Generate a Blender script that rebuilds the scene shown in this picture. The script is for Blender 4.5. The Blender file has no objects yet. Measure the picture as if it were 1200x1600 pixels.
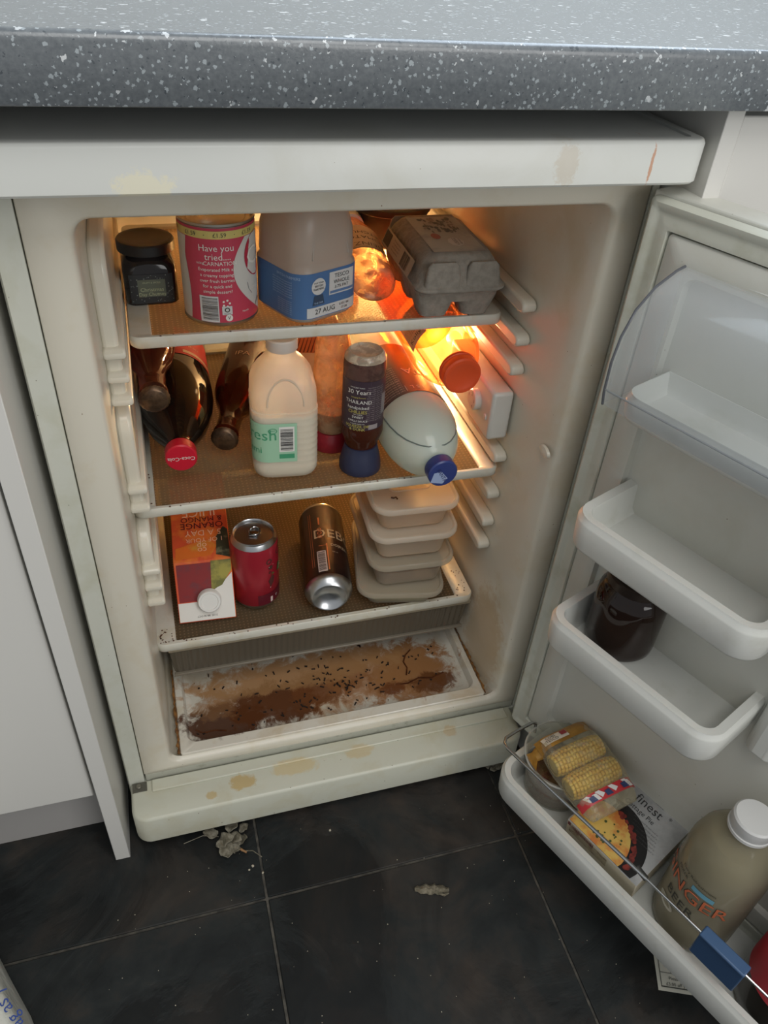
import bpy, bmesh, math, random
from mathutils import Vector, Matrix, Quaternion, noise
random.seed(7)
R_ = math.radians
scene = bpy.context.scene
C = scene.collection

# ---------------------------------------------------------------- camera
cam_d = bpy.data.cameras.new('camera'); cam = bpy.data.objects.new('camera', cam_d); C.objects.link(cam)
scene.camera = cam
rows = ((0.9589, -0.2762, 0.0641), (-0.1256, -0.6166, -0.7772), (0.2542, 0.7372, -0.6260))   # right, down, forward
cx, cy, cz = [Vector(r) for r in rows]
M3 = Matrix((cx, -cy, -cz)).transposed()
cam.matrix_world = Matrix.Translation((0.1043, -0.6076, 0.9883)) @ M3.to_4x4()
cam_d.sensor_fit = 'VERTICAL'; cam_d.sensor_height = 32.0
cam_d.lens = 1213.4 / 1600 * 32.0
cam_d.clip_start = 0.01; cam_d.clip_end = 50

# ---------------------------------------------------------------- light
w = bpy.data.worlds.new('world'); scene.world = w; w.use_nodes = True
w.node_tree.nodes['Background'].inputs[0].default_value = (0.94, 0.97, 1.0, 1)
w.node_tree.nodes['Background'].inputs[1].default_value = 0.40
def area(name, loc, target, size, energy, col=(1, 1, 1), sy=None):
    d = bpy.data.lights.new(name, 'AREA'); d.energy = energy; d.color = col; d.size = size
    if sy: d.shape = 'RECTANGLE'; d.size_y = sy
    o = bpy.data.objects.new(name, d); C.objects.link(o); o.location = loc
    o.rotation_euler = (Vector(target) - Vector(loc)).to_track_quat('-Z', 'Y').to_euler(); return o
area('daylight', (0.35, -0.95, 2.15), (0.3, -0.1, 0.6), 1.0, 13, (1.0, 0.99, 0.96))
area('front_fill', (1.15, -2.1, 1.5), (0.3, 0, 0.6), 1.2, 17, (1.0, 0.99, 0.97))  # added frontal fill reaching into the cavity; no known window here
area('window_light', (0.7, 0.45, 1.75), (0.3, -0.1, 0.9), 0.9, 15, (0.72, 0.85, 1.0))
scene.view_settings.view_transform = 'Standard'; scene.view_settings.look = 'None'
scene.view_settings.exposure = 0.0; scene.view_settings.gamma = 1.0; scene.view_settings.use_curve_mapping = False
scene.cycles.max_bounces = 10; scene.cycles.transparent_max_bounces = 24
scene.cycles.sample_clamp_indirect = 3.0

# ---------------------------------------------------------------- materials
def lin(c):
    return tuple((v / 255 / 12.92 if v / 255 <= .04045 else ((v / 255 + .055) / 1.055) ** 2.4) for v in c) + (1,)
MATS = {}
def nt(name):
    m = bpy.data.materials.new(name); m.use_nodes = True; t = m.node_tree
    return m, t, t.nodes, t.links, t.nodes['Principled BSDF']
def tex_noise(N, L, scale, detail=4, rough=.6, coord='Object', dist=0):
    tc = N.new('ShaderNodeTexCoord'); n = N.new('ShaderNodeTexNoise')
    n.inputs['Scale'].default_value = scale; n.inputs['Detail'].default_value = detail
    n.inputs['Roughness'].default_value = rough; n.inputs['Distortion'].default_value = dist
    L.new(tc.outputs[coord], n.inputs['Vector']); return n
def ramp(N, L, src, p0, c0, p1, c1):
    r = N.new('ShaderNodeValToRGB'); r.color_ramp.elements[0].position = p0; r.color_ramp.elements[0].color = c0
    r.color_ramp.elements[1].position = p1; r.color_ramp.elements[1].color = c1; L.new(src, r.inputs[0]); return r
def P(name, col, rough=.5, metal=0, var=None, bump=None, coat=0, trans=0, emis=None, spec=.5, sss=0):
    """col/var colours are 0-255 sRGB; var=(scale, colour, p0, p1); bump=(scale, strength, distance)"""
    if name in MATS: return MATS[name]
    m, t, N, L, b = nt(name)
    b.inputs['Base Color'].default_value = lin(col); b.inputs['Roughness'].default_value = rough
    b.inputs['Metallic'].default_value = metal; b.inputs['Coat Weight'].default_value = coat
    b.inputs['Specular IOR Level'].default_value = spec
    b.inputs['Transmission Weight'].default_value = trans
    if sss: b.inputs['Subsurface Weight'].default_value = 1; b.inputs['Subsurface Scale'].default_value = sss; b.inputs['Subsurface Radius'].default_value = (1, .9, .7)
    if var:
        n = tex_noise(N, L, var[0], 6, .62); r = ramp(N, L, n.outputs[0], var[2], lin(col), var[3], lin(var[1]))
        L.new(r.outputs[0], b.inputs['Base Color'])
    if bump:
        n2 = tex_noise(N, L, bump[0], 5, .6); bp = N.new('ShaderNodeBump'); bp.inputs['Strength'].default_value = bump[1]
        bp.inputs['Distance'].default_value = bump[2]; L.new(n2.outputs[0], bp.inputs['Height']); L.new(bp.outputs[0], b.inputs['Normal'])
    if emis: b.inputs['Emission Color'].default_value = lin(emis[0]); b.inputs['Emission Strength'].default_value = emis[1]
    MATS[name] = m; return m
def CL(name, col, tint, alpha, rough=.08, transl=0, var=None, dots=None):
    """see-through plastic or glass: a tinted transparent layer under a glossy, partly covering one"""
    if name in MATS: return MATS[name]
    m, t, N, L, b = nt(name); out = N['Material Output']
    b.inputs['Base Color'].default_value = lin(col); b.inputs['Roughness'].default_value = rough
    tr = N.new('ShaderNodeBsdfTransparent'); tr.inputs[0].default_value = lin(tint)
    body = b.outputs[0]
    if transl:
        tl = N.new('ShaderNodeBsdfTranslucent'); tl.inputs[0].default_value = lin(col)
        mx = N.new('ShaderNodeMixShader'); mx.inputs[0].default_value = transl
        L.new(b.outputs[0], mx.inputs[1]); L.new(tl.outputs[0], mx.inputs[2]); body = mx.outputs[0]
    fr = N.new('ShaderNodeLayerWeight'); fr.inputs['Blend'].default_value = .25
    mp = N.new('ShaderNodeMapRange'); mp.inputs['To Min'].default_value = alpha; mp.inputs['To Max'].default_value = min(1, alpha + .55)
    L.new(fr.outputs['Facing'], mp.inputs['Value'])
    fac = mp.outputs[0]
    if var:
        n = tex_noise(N, L, var[0], 5, .6, dist=.6); r = ramp(N, L, n.outputs[0], var[1], (0, 0, 0, 1), var[2], (1, 1, 1, 1))
        ma = N.new('ShaderNodeMath'); ma.operation = 'MULTIPLY_ADD'; ma.inputs[1].default_value = var[3]; ma.use_clamp = True
        L.new(r.outputs[0], ma.inputs[0]); L.new(fac, ma.inputs[2]); fac = ma.outputs[0]
    if dots:
        tc = N.new('ShaderNodeTexCoord'); vo = N.new('ShaderNodeTexVoronoi'); vo.inputs['Randomness'].default_value = 0
        vo.inputs['Scale'].default_value = dots; sx = N.new('ShaderNodeSeparateXYZ'); cb = N.new('ShaderNodeCombineXYZ')
        L.new(tc.outputs['Object'], sx.inputs[0]); L.new(sx.outputs[0], cb.inputs[0]); L.new(sx.outputs[1], cb.inputs[1])
        L.new(cb.outputs[0], vo.inputs['Vector'])
        r = ramp(N, L, vo.outputs['Distance'], .16, (1, 1, 1, 1), .26, (0, 0, 0, 1))
        ma = N.new('ShaderNodeMath'); ma.operation = 'MULTIPLY_ADD'; ma.inputs[1].default_value = .45; ma.use_clamp = True
        L.new(r.outputs[0], ma.inputs[0]); L.new(fac, ma.inputs[2]); fac = ma.outputs[0]
        bp = N.new('ShaderNodeBump'); bp.inputs['Strength'].default_value = .7; bp.inputs['Distance'].default_value = .0006
        L.new(r.outputs[0], bp.inputs['Height']); L.new(bp.outputs[0], b.inputs['Normal'])
    mix = N.new('ShaderNodeMixShader'); L.new(fac, mix.inputs[0]); L.new(tr.outputs[0], mix.inputs[1]); L.new(body, mix.inputs[2])
    L.new(mix.outputs[0], out.inputs['Surface']); MATS[name] = m; return m
def TL(name, col, rough=.35, transl=.5, var=None):
    """milky plastic: diffuse and translucent together"""
    if name in MATS: return MATS[name]
    m, t, N, L, b = nt(name); out = N['Material Output']
    b.inputs['Base Color'].default_value = lin(col); b.inputs['Roughness'].default_value = rough
    tl = N.new('ShaderNodeBsdfTranslucent'); tl.inputs[0].default_value = lin(col)
    if var:
        n = tex_noise(N, L, var[0], 5, .6); r = ramp(N, L, n.outputs[0], var[2], lin(col), var[3], lin(var[1]))
        L.new(r.outputs[0], b.inputs['Base Color']); L.new(r.outputs[0], tl.inputs[0])
    mx = N.new('ShaderNodeMixShader'); mx.inputs[0].default_value = transl
    L.new(b.outputs[0], mx.inputs[1]); L.new(tl.outputs[0], mx.inputs[2]); L.new(mx.outputs[0], out.inputs['Surface'])
    MATS[name] = m; return m

def dirty(name, col, dirt, scale, p0, p1, rough=.4, speck=None, spots=None):
    """plastic with blotchy stains, and small specks of dirt"""
    if name in MATS: return MATS[name]
    m, t, N, L, b = nt(name); b.inputs['Roughness'].default_value = rough
    n = tex_noise(N, L, scale, 7, .62, dist=.4)
    r = ramp(N, L, n.outputs[0], p0, lin(col), p1, lin(dirt)); last = r.outputs[0]
    def over(prev, fac, c):
        mx = N.new('ShaderNodeMix'); mx.data_type = 'RGBA'; L.new(fac, mx.inputs[0]); L.new(prev, mx.inputs[6])
        mx.inputs[7].default_value = lin(c); return mx.outputs[2]
    if speck:
        tc = N.new('ShaderNodeTexCoord'); vo = N.new('ShaderNodeTexVoronoi'); vo.inputs['Scale'].default_value = speck[0]
        L.new(tc.outputs['Object'], vo.inputs['Vector'])
        n3 = tex_noise(N, L, 9, 2); th = N.new('ShaderNodeMath'); th.operation = 'MULTIPLY'
        L.new(n3.outputs[0], th.inputs[0]); th.inputs[1].default_value = speck[2]
        lt = N.new('ShaderNodeMath'); lt.operation = 'LESS_THAN'; L.new(vo.outputs['Distance'], lt.inputs[0]); L.new(th.outputs[0], lt.inputs[1])
        last = over(last, lt.outputs[0], speck[1])
    for sp in spots or ():      # (centre, radius, colour, strength): stains at places of their own
        tc = N.new('ShaderNodeTexCoord'); d = N.new('ShaderNodeVectorMath'); d.operation = 'SUBTRACT'
        d.inputs[1].default_value = sp[0]; L.new(tc.outputs['Object'], d.inputs[0])
        sc = N.new('ShaderNodeVectorMath'); sc.operation = 'DIVIDE'; sc.inputs[1].default_value = sp[1]; L.new(d.outputs[0], sc.inputs[0])
        ln = N.new('ShaderNodeVectorMath'); ln.operation = 'LENGTH'; L.new(sc.outputs[0], ln.inputs[0])
        n4 = tex_noise(N, L, sp[4] if len(sp) > 4 else 60, 6, .7, dist=.5); ad = N.new('ShaderNodeMath'); ad.operation = 'MULTIPLY_ADD'
        L.new(n4.outputs[0], ad.inputs[0]); ad.inputs[1].default_value = 1.9; L.new(ln.outputs['Value'], ad.inputs[2])
        rr_ = ramp(N, L, ad.outputs[0], 0, (1, 1, 1, 1), 1, (0, 0, 0, 1))
        mr = N.new('ShaderNodeMapRange'); mr.inputs['From Min'].default_value = 1.75; mr.inputs['From Max'].default_value = 2.05
        mr.inputs['To Min'].default_value = sp[3]; mr.inputs['To Max'].default_value = 0; L.new(ad.outputs[0], mr.inputs['Value'])
        last = over(last, mr.outputs[0], sp[2])
    L.new(last, b.inputs['Base Color']); MATS[name] = m; return m

white = dirty('liner_plastic', (206, 205, 192), (196, 192, 172), 14, .5, .75, .38, (70, (110, 96, 74), .07))
liner_in = dirty('cavity_plastic', (214, 208, 192), (206, 194, 168), 10, .5, .72, .3, (60, (120, 90, 60), .055),
                 [((.497, .06, .16), (.02, .05, .1), (190, 160, 118), .45, 90)])
shell = dirty('painted_steel', (205, 206, 194), (194, 194, 176), 20, .45, .7, .42, (90, (80, 74, 62), .07))
lidm = dirty('fridge_top_laminate', (216, 217, 211), (206, 205, 194), 8, .5, .8, .3, (60, (110, 90, 60), .035),
             [((.42, -.05, .833), (.010, .05, .016), (190, 170, 140), .35, 220), ((.4935, -.05, .832), (.0014, .05, .016), (196, 130, 84), .75, 160),
              ((.11, -.05, .822), (.02, .05, .011), (232, 226, 200), .8, 120)])
plm = dirty('plinth_plastic', (198, 198, 182), (188, 182, 156), 16, .48, .75, .35, (75, (96, 80, 52), .085),
            [((.14, -.03, .07), (.018, .012, .05), (186, 160, 104), .8), ((.10, -.04, .07), (.008, .006, .05), (186, 160, 104), .7),
             ((.21, -.025, .07), (.03, .012, .05), (200, 178, 126), .6), ((.30, -.022, .07), (.02, .01, .05), (196, 172, 120), .5), ((.43, -.02, .07), (.01, .008, .05), (190, 160, 110), .5)])
gasketm = P('door_gasket', (200, 201, 188), .6, var=(18, (180, 180, 160), .5, .7))
doorw = dirty('door_plastic', (204, 204, 195), (194, 193, 180), 10, .5, .8, .34, (50, (120, 112, 92), .05))
shelfw = P('balcony_plastic', (212, 213, 207), .3, var=(30, (202, 203, 194), .55, .75))
cabw = P('cabinet_white', (214, 212, 206), .35)
cabw2 = P('cabinet_edge', (206, 206, 200), .4)
black = P('black_plastic', (26, 27, 28), .35)
dark_gap = P('dark_seam', (70, 70, 62), .7)
steel = P('brushed_steel', (190, 192, 192), .22, 1)
alu = P('can_aluminium', (196, 198, 200), .28, 1, bump=(90, .15, .001))

# ---------------------------------------------------------------- geometry helpers
def tag(o, label=None, cat=None, group=None, kind=None):
    if label: o['label'] = label
    if cat: o['category'] = cat
    if group: o['group'] = group
    if kind: o['kind'] = kind
    return o
def thing(name, label, cat, loc=(0, 0, 0), rot=None, group=None):
    o = bpy.data.objects.new(name, None); C.objects.link(o); o.empty_display_size = .02
    m = Matrix.Translation(Vector(loc))
    if rot is not None: m = m @ (rot if isinstance(rot, Matrix) else Matrix.Rotation(rot, 4, 'Z'))
    o.matrix_world = m; tag(o, label, cat, group); return o
def lie(base, tip, roll=0):
    z = (Vector(tip) - Vector(base)).normalized(); up = Vector((0, 0, 1)); y = -(up - z * up.dot(z)).normalized(); x = y.cross(z)
    return Matrix((x, y, z)).transposed().to_4x4() @ Matrix.Rotation(roll, 4, 'Z')
def rr(wd, dp, r, n=6):
    """rounded rectangle, from the middle of the -y side towards +x"""
    pts = [(0, -dp / 2)]
    for cx_, cy_, a0 in ((wd/2-r, -dp/2+r, -90), (wd/2-r, dp/2-r, 0), (-wd/2+r, dp/2-r, 90), (-wd/2+r, -dp/2+r, 180)):
        for k in range(n + 1):
            a = R_(a0 + 90 * k / n); pts.append((cx_ + r * math.cos(a), cy_ + r * math.sin(a)))
    return pts
def circ(r, n=40, ry=None):
    ry = ry or r
    return [(r * math.sin(2*math.pi*k/n), -ry * math.cos(2*math.pi*k/n)) for k in range(n)]
def wrapmap(ring, s0, z0, off=.0005, flip=False, sc=1.0):
    pts = [Vector(p) for p in ring]; n = len(pts); cum = [0]
    for i in range(n): cum.append(cum[-1] + (pts[(i+1) % n] - pts[i]).length)
    T = cum[-1]
    def f(x, y):
        if flip: x, y = -x, -y
        s = (s0 + x) % T
        lo, hi = 0, n
        while hi - lo > 1:
            m = (lo + hi) // 2
            if cum[m] <= s: lo = m
            else: hi = m
        a, b = pts[lo], pts[(lo+1) % n]; d = (b - a); t = (s - cum[lo]) / max(d.length, 1e-9)
        p = a + d * t; nn = Vector((d.y, -d.x)).normalized()
        p = p + nn * off
        return (p.x, p.y, z0 + y)
    return f
def planemap(o, ex, ey):
    o, ex, ey = Vector(o), Vector(ex).normalized(), Vector(ey).normalized()
    return lambda x, y: tuple(o + ex * x + ey * y)
_tc = {}
def textgeo(s, size, align='CENTER'):
    key = (s, size, align)
    if key in _tc: return _tc[key]
    cu = bpy.data.curves.new('t', 'FONT'); cu.body = s; cu.size = size; cu.align_x = align; cu.align_y = 'CENTER'; cu.resolution_u = 2
    ob = bpy.data.objects.new('t', cu); C.objects.link(ob)
    dg = bpy.context.evaluated_depsgraph_get(); dg.update()
    me = ob.evaluated_get(dg).to_mesh()
    V = [(v.co.x, v.co.y) for v in me.vertices]; F = [tuple(p.vertices) for p in me.polygons]
    ob.evaluated_get(dg).to_mesh_clear(); bpy.data.objects.remove(ob); bpy.data.curves.remove(cu)
    _tc[key] = (V, F); return V, F
class B:
    def __init__(s): s.V = []; s.F = []
    def add(s, V, F):
        o = len(s.V); s.V += [tuple(v) for v in V]; s.F += [tuple(i + o for i in f) for f in F]; return s
    def box(s, lo, hi, M=None):
        x0, y0, z0 = lo; x1, y1, z1 = hi
        V = [Vector(p) for p in ((x0,y0,z0),(x1,y0,z0),(x1,y1,z0),(x0,y1,z0),(x0,y0,z1),(x1,y0,z1),(x1,y1,z1),(x0,y1,z1))]
        if M: V = [M @ v for v in V]
        return s.add(V, [(0,3,2,1),(4,5,6,7),(0,1,5,4),(1,2,6,5),(2,3,7,6),(3,0,4,7)])
    def loft(s, rings, c0=True, c1=True, closed=True):
        n = len(rings[0]); V = [p for r in rings for p in r]; F = []
        for k in range(len(rings) - 1):
            for i in range(n if closed else n - 1):
                j = (i + 1) % n; F.append((k*n+i, k*n+j, (k+1)*n+j, (k+1)*n+i))
        if c0: F.append(tuple(reversed(range(n))))
        if c1: F.append(tuple(range((len(rings)-1)*n, len(rings)*n)))
        return s.add(V, F)
    def stack(s, prof, c0=True, c1=True):
        """prof: list of (ring2d, z)"""
        return s.loft([[(x, y, z) for x, y in r] for r, z in prof], c0, c1)
    def lathe(s, prof, n=40, c0=True, c1=True, ry=1.0, o=(0, 0)):
        return s.loft([[(o[0]+x, o[1]+y*ry, z) for x, y in circ(r, n)] for r, z in prof], c0, c1)
    def tube(s, path, r, n=8, caps=True):
        path = [Vector(p) for p in path]; rings = []; t0 = (path[1]-path[0]).normalized()
        up = Vector((0,0,1)) if abs(t0.z) < .9 else Vector((1,0,0)); nn = t0.cross(up).normalized()
        for i, p in enumerate(path):
            t = (path[min(i+1, len(path)-1)] - path[max(i-1, 0)]).normalized()
            nn = (nn - t * nn.dot(t)).normalized(); bb = t.cross(nn)
            ri = r[i] if isinstance(r, (list, tuple)) else r
            rings.append([p + (nn*math.cos(2*math.pi*k/n) + bb*math.sin(2*math.pi*k/n))*ri for k in range(n)])
        return s.loft(rings, caps, caps)
    def prism(s, poly, axis, a0, a1):
        """poly in the two other axes (in x,y,z order) pushed along axis"""
        def mk(p, a):
            q = list(p); q.insert(axis, a); return tuple(q)
        return s.loft([[mk(p, a0) for p in poly], [mk(p, a1) for p in poly]])
    def text(s, st, size, f, dx=0, dy=0, align='CENTER', sx=1.0):
        V, F = textgeo(st, size, align); return s.add([f(x*sx + dx, y + dy) for x, y in V], F)
    def rect(s, x0, y0, x1, y1, f, n=1):
        V = []; F = []
        for k in range(n + 1):
            x = x0 + (x1 - x0) * k / n; V += [f(x, y0), f(x, y1)]
        for k in range(n): F.append((2*k, 2*k+2, 2*k+3, 2*k+1))
        return s.add(V, F)
    def disc(s, x, y, rx, f, ry=None, n=20, ring=0):
        ry = ry or rx; V = []
        for k in range(n): a = 2*math.pi*k/n; V.append(f(x + rx*math.cos(a), y + ry*math.sin(a)))
        if not ring: return s.add(V, [tuple(range(n))])
        for k in range(n): a = 2*math.pi*k/n; V.append(f(x + rx*ring*math.cos(a), y + ry*ring*math.sin(a)))
        return s.add(V, [(k, (k+1) % n, n+(k+1) % n, n+k) for k in range(n)])
    def poly2(s, pts, f):
        return s.add([f(x, y) for x, y in pts], [tuple(range(len(pts)))])
    def bars(s, x0, y0, x1, y1, f, seed=1, vertical=True):
        rn = random.Random(seed); a = x0 if vertical else y0; e = x1 if vertical else y1
        while a < e:
            wd = rn.choice((.0004, .0007, .001)) ; b_ = min(a + wd, e)
            if vertical: s.rect(a, y0, b_, y1, f)
            else: s.rect(x0, a, x1, b_, f, 4)
            a = b_ + rn.choice((.0004, .0006, .0009))
        return s
    def build(s, name, mat, parent=None, smooth=True, ang=38, bevel=0, seg=2, kind=None, label=None):
        me = bpy.data.meshes.new(name); me.from_pydata(s.V, [], s.F); me.validate()
        bm = bmesh.new(); bm.from_mesh(me); bmesh.ops.recalc_face_normals(bm, faces=bm.faces); bm.to_mesh(me); bm.free()
        me.materials.append(mat)
        if smooth: me.shade_smooth(); me.set_sharp_from_angle(angle=R_(ang))
        o = bpy.data.objects.new(name, me); C.objects.link(o)
        if parent: o.parent = parent
        if bevel:
            b = o.modifiers.new('Bevel', 'BEVEL'); b.width = bevel; b.segments = seg; b.limit_method = 'ANGLE'; b.angle_limit = R_(40)
            b.harden_normals = False
        if kind is None and name in ('lettering', 'barcode', 'snowflake_print', 'mince_picture', 'parsley_picture', 'farm_picture', 'fruit_print', 'leaf_print', 'orange_print', 'hatch_print', 'flag_white', 'flag_blue'): kind = 'stuff'
        if kind: o['kind'] = kind
        if label: o['label'] = label
        return o
def copytree(o, parent=None):
    c = o.copy(); C.objects.link(c)
    if parent: c.parent = parent
    for ch in list(o.children): copytree(ch, c)
    return c

# ================================================================ SETTING
# floor of dark slate-look tiles
def slate():
    m, t, N, L, b = nt('slate_tile')
    oi = N.new('ShaderNodeObjectInfo'); tc = N.new('ShaderNodeTexCoord'); va = N.new('ShaderNodeVectorMath'); va.operation = 'ADD'
    L.new(tc.outputs['Object'], va.inputs[0]); L.new(oi.outputs['Location'], va.inputs[1])
    def noi(sc, de, ro, di):
        n = N.new('ShaderNodeTexNoise'); n.inputs['Scale'].default_value = sc; n.inputs['Detail'].default_value = de
        n.inputs['Roughness'].default_value = ro; n.inputs['Distortion'].default_value = di; L.new(va.outputs[0], n.inputs['Vector']); return n
    n = noi(7, 9, .62, .9); r = N.new('ShaderNodeValToRGB'); e = r.color_ramp.elements
    e[0].position = .36; e[0].color = lin((27, 31, 32)); e[1].position = .68; e[1].color = lin((62, 55, 49))
    x = e.new(.47); x.color = lin((38, 42, 42)); x = e.new(.56); x.color = lin((50, 48, 45))
    L.new(n.outputs[0], r.inputs[0])
    n2 = noi(16, 8, .6, .4); mx = N.new('ShaderNodeMix'); mx.data_type = 'RGBA'; mx.blend_type = 'MULTIPLY'; mx.inputs[0].default_value = .5
    r2 = ramp(N, L, n2.outputs[0], .35, (.35, .37, .38, 1), .65, (1, 1, 1, 1)); L.new(r.outputs[0], mx.inputs[6]); L.new(r2.outputs[0], mx.inputs[7])
    L.new(mx.outputs[2], b.inputs['Base Color']); b.inputs['Roughness'].default_value = .6; b.inputs['Specular IOR Level'].default_value = .3
    n3 = noi(5, 7, .55, 1.2); r3 = N.new('ShaderNodeValToRGB'); r3.color_ramp.interpolation = 'EASE'
    e = r3.color_ramp.elements; e[0].position = .44; e[0].color = (0, 0, 0, 1); e[1].position = .5; e[1].color = (.6, .6, .6, 1); y = e.new(.57); y.color = (1, 1, 1, 1)
    L.new(n3.outputs[0], r3.inputs[0])
    my = N.new('ShaderNodeMix'); my.data_type = 'RGBA'; my.blend_type = 'MULTIPLY'; my.inputs[0].default_value = .55
    L.new(mx.outputs[2], my.inputs[6]); L.new(r3.outputs[0], my.inputs[7]); L.new(my.outputs[2], b.inputs['Base Color'])
    bp = N.new('ShaderNodeBump'); bp.inputs['Strength'].default_value = .35; bp.inputs['Distance'].default_value = .002; L.new(r3.outputs[0], bp.inputs['Height'])
    bp2 = N.new('ShaderNodeBump'); bp2.inputs['Strength'].default_value = .3; bp2.inputs['Distance'].default_value = .001; L.new(n2.outputs[0], bp2.inputs['Height'])
    L.new(bp.outputs[0], bp2.inputs['Normal']); L.new(bp2.outputs[0], b.inputs['Normal']); return m
grout = P('grout', (92, 88, 80), .9, var=(60, (60, 58, 54), .4, .6))
floor = B().box((-1.25, -1.9, -.05), (1.85, .66, -.0022)).build('floor', grout, smooth=False); tag(floor, kind='structure')
pt = .3392; x0t = .1500; y0t = -.1515
tm = None; sl = slate()
for i in range(-3, 5):
    for j in range(-4, 3):
        X0 = x0t + i*pt; Y0 = y0t + j*pt
        if X0 + pt < -1.2 or X0 > 1.7: continue
        if tm is None:
            g = .0016
            ti = B().box((g, g, -.006), (pt-g, pt-g, 0)).build('tile', sl, floor, bevel=.0012); tm = ti.data
        else:
            ti = bpy.data.objects.new('tile', tm); C.objects.link(ti); ti.parent = floor
            bv = ti.modifiers.new('Bevel', 'BEVEL'); bv.width = .0012; bv.segments = 2
        ti.location = (X0, Y0, 0)
wallm = P('wall_paint', (222, 222, 216), .8, bump=(60, .1, .001))
tag(B().box((-1.25, .622, -.05), (1.85, .68, 2.5)).build('wall_back', wallm, smooth=False), kind='structure')

# worktop
def laminate():
    m, t, N, L, b = nt('speckled_laminate')
    tc = N.new('ShaderNodeTexCoord'); base = tex_noise(N, L, 260, 3); r0 = ramp(N, L, base.outputs[0], .35, lin((98, 103, 107)), .7, lin((114, 119, 122)))
    last = r0.outputs[0]
    for sc, th, c in ((84, .15, (208, 211, 212)), (140, .18, (200, 204, 206)), (310, .24, (160, 168, 172)), (260, .22, (80, 86, 91))):
        wr = tex_noise(N, L, sc*1.6, 3); vm = N.new('ShaderNodeVectorMath'); vm.operation = 'MULTIPLY_ADD'
        L.new(wr.outputs['Color'], vm.inputs[0]); vm.inputs[1].default_value = (1.1/sc, 1.1/sc, 1.1/sc); L.new(tc.outputs['Object'], vm.inputs[2])
        vo = N.new('ShaderNodeTexVoronoi'); vo.inputs['Scale'].default_value = sc; L.new(vm.outputs[0], vo.inputs['Vector'])
        sz = N.new('ShaderNodeSeparateColor'); L.new(vo.outputs['Color'], sz.inputs[0])
        mu = N.new('ShaderNodeMath'); mu.operation = 'MULTIPLY'; L.new(sz.outputs[0], mu.inputs[0]); L.new(sz.outputs[1], mu.inputs[1])
        m2 = N.new('ShaderNodeMath'); m2.operation = 'MULTIPLY'; L.new(mu.outputs[0], m2.inputs[0]); m2.inputs[1].default_value = th * 2.1
        lt = N.new('ShaderNodeMath'); lt.operation = 'LESS_THAN'; L.new(vo.outputs['Distance'], lt.inputs[0]); L.new(m2.outputs[0], lt.inputs[1])
        mx = N.new('ShaderNodeMix'); mx.data_type = 'RGBA'; L.new(lt.outputs[0], mx.inputs[0]); L.new(last, mx.inputs[6]); mx.inputs[7].default_value = lin(c); last = mx.outputs[2]
    L.new(last, b.inputs['Base Color']); b.inputs['Roughness'].default_value = .27; b.inputs['Coat Weight'].default_value = .35; b.inputs['Coat Roughness'].default_value = .2
    bn = tex_noise(N, L, 420, 2); bp = N.new('ShaderNodeBump'); bp.inputs['Strength'].default_value = .25; bp.inputs['Distance'].default_value = .0006
    L.new(bn.outputs[0], bp.inputs['Height']); L.new(bp.outputs[0], b.inputs['Normal']); return m
yf = -.0735
prof = [(yf, .8765), (yf + .0008, .8757), (.62, .8757), (.62, .915)]
for k in range(7):
    a = R_(90 + 90 * k / 6); prof.append((yf + .006 + .006*math.cos(a), .909 + .006*math.sin(a)))
wt = B().prism(prof, 0, -1.2, 1.8).build('worktop', laminate(), ang=50)
tag(wt, 'dark grey laminate kitchen worktop with white speckles running above the fridge', 'worktop')

# left cabinet, kickboard and end panel
cab = thing('kitchen_cabinet', 'white base cabinet left of the fridge with flat door', 'cabinet', (-.33, .25, 0))
B().box((-.30, -.2773, .135), (.298, .30, .874)).build('body', cabw2, cab, bevel=.001)
B().box((-.30, -.2960, .1355), (.2975, -.2775, .872)).build('door', cabw, cab, bevel=.0015)
B().box((-.30, -.249, 0), (.298, -.235, .134)).build('kickboard', P('kickboard_grey', (176, 173, 170), .5), cab, bevel=.001)
ep = B().box((-.0278, -.0565, 0), (-.0098, .56, .875)).build('end_panel', cabw, bevel=.0008)
tag(ep, 'white upright end panel between left cabinet and fridge, reaching the floor', 'panel')
ep2 = B().box((.5495, -.0505, 0), (.5655, .56, .875)).build('end_panel', cabw, bevel=.0008)
tag(ep2, 'white upright end panel right of the fridge under the worktop', 'panel')
cab2 = thing('kitchen_cabinet', 'white base cabinet behind the open fridge door on the right', 'cabinet', (.85, .25, 0))
B().box((-.2835, -.27, .10), (.30, .30, .874)).build('body', cabw2, cab2, bevel=.001)
B().box((-.2825, -.297, .1355), (.30, -.272, .867)).build('door', cabw, cab2, bevel=.0015)
B().box((-.2835, -.249, 0), (.30, -.235, .0995)).build('kickboard', MATS['kickboard_grey'], cab2, bevel=.001)

# ================================================================ FRIDGE
fr = thing('fridge', 'white undercounter fridge standing open under the speckled worktop, interior lit amber', 'fridge', (0, 0, 0))
def fring(x0, x1, z0, z1, r, y, n=6):
    return [((x0+x1)/2 + px, y, (z0+z1)/2 + pz) for px, pz in rr(x1-x0, z1-z0, r, n)]
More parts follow.
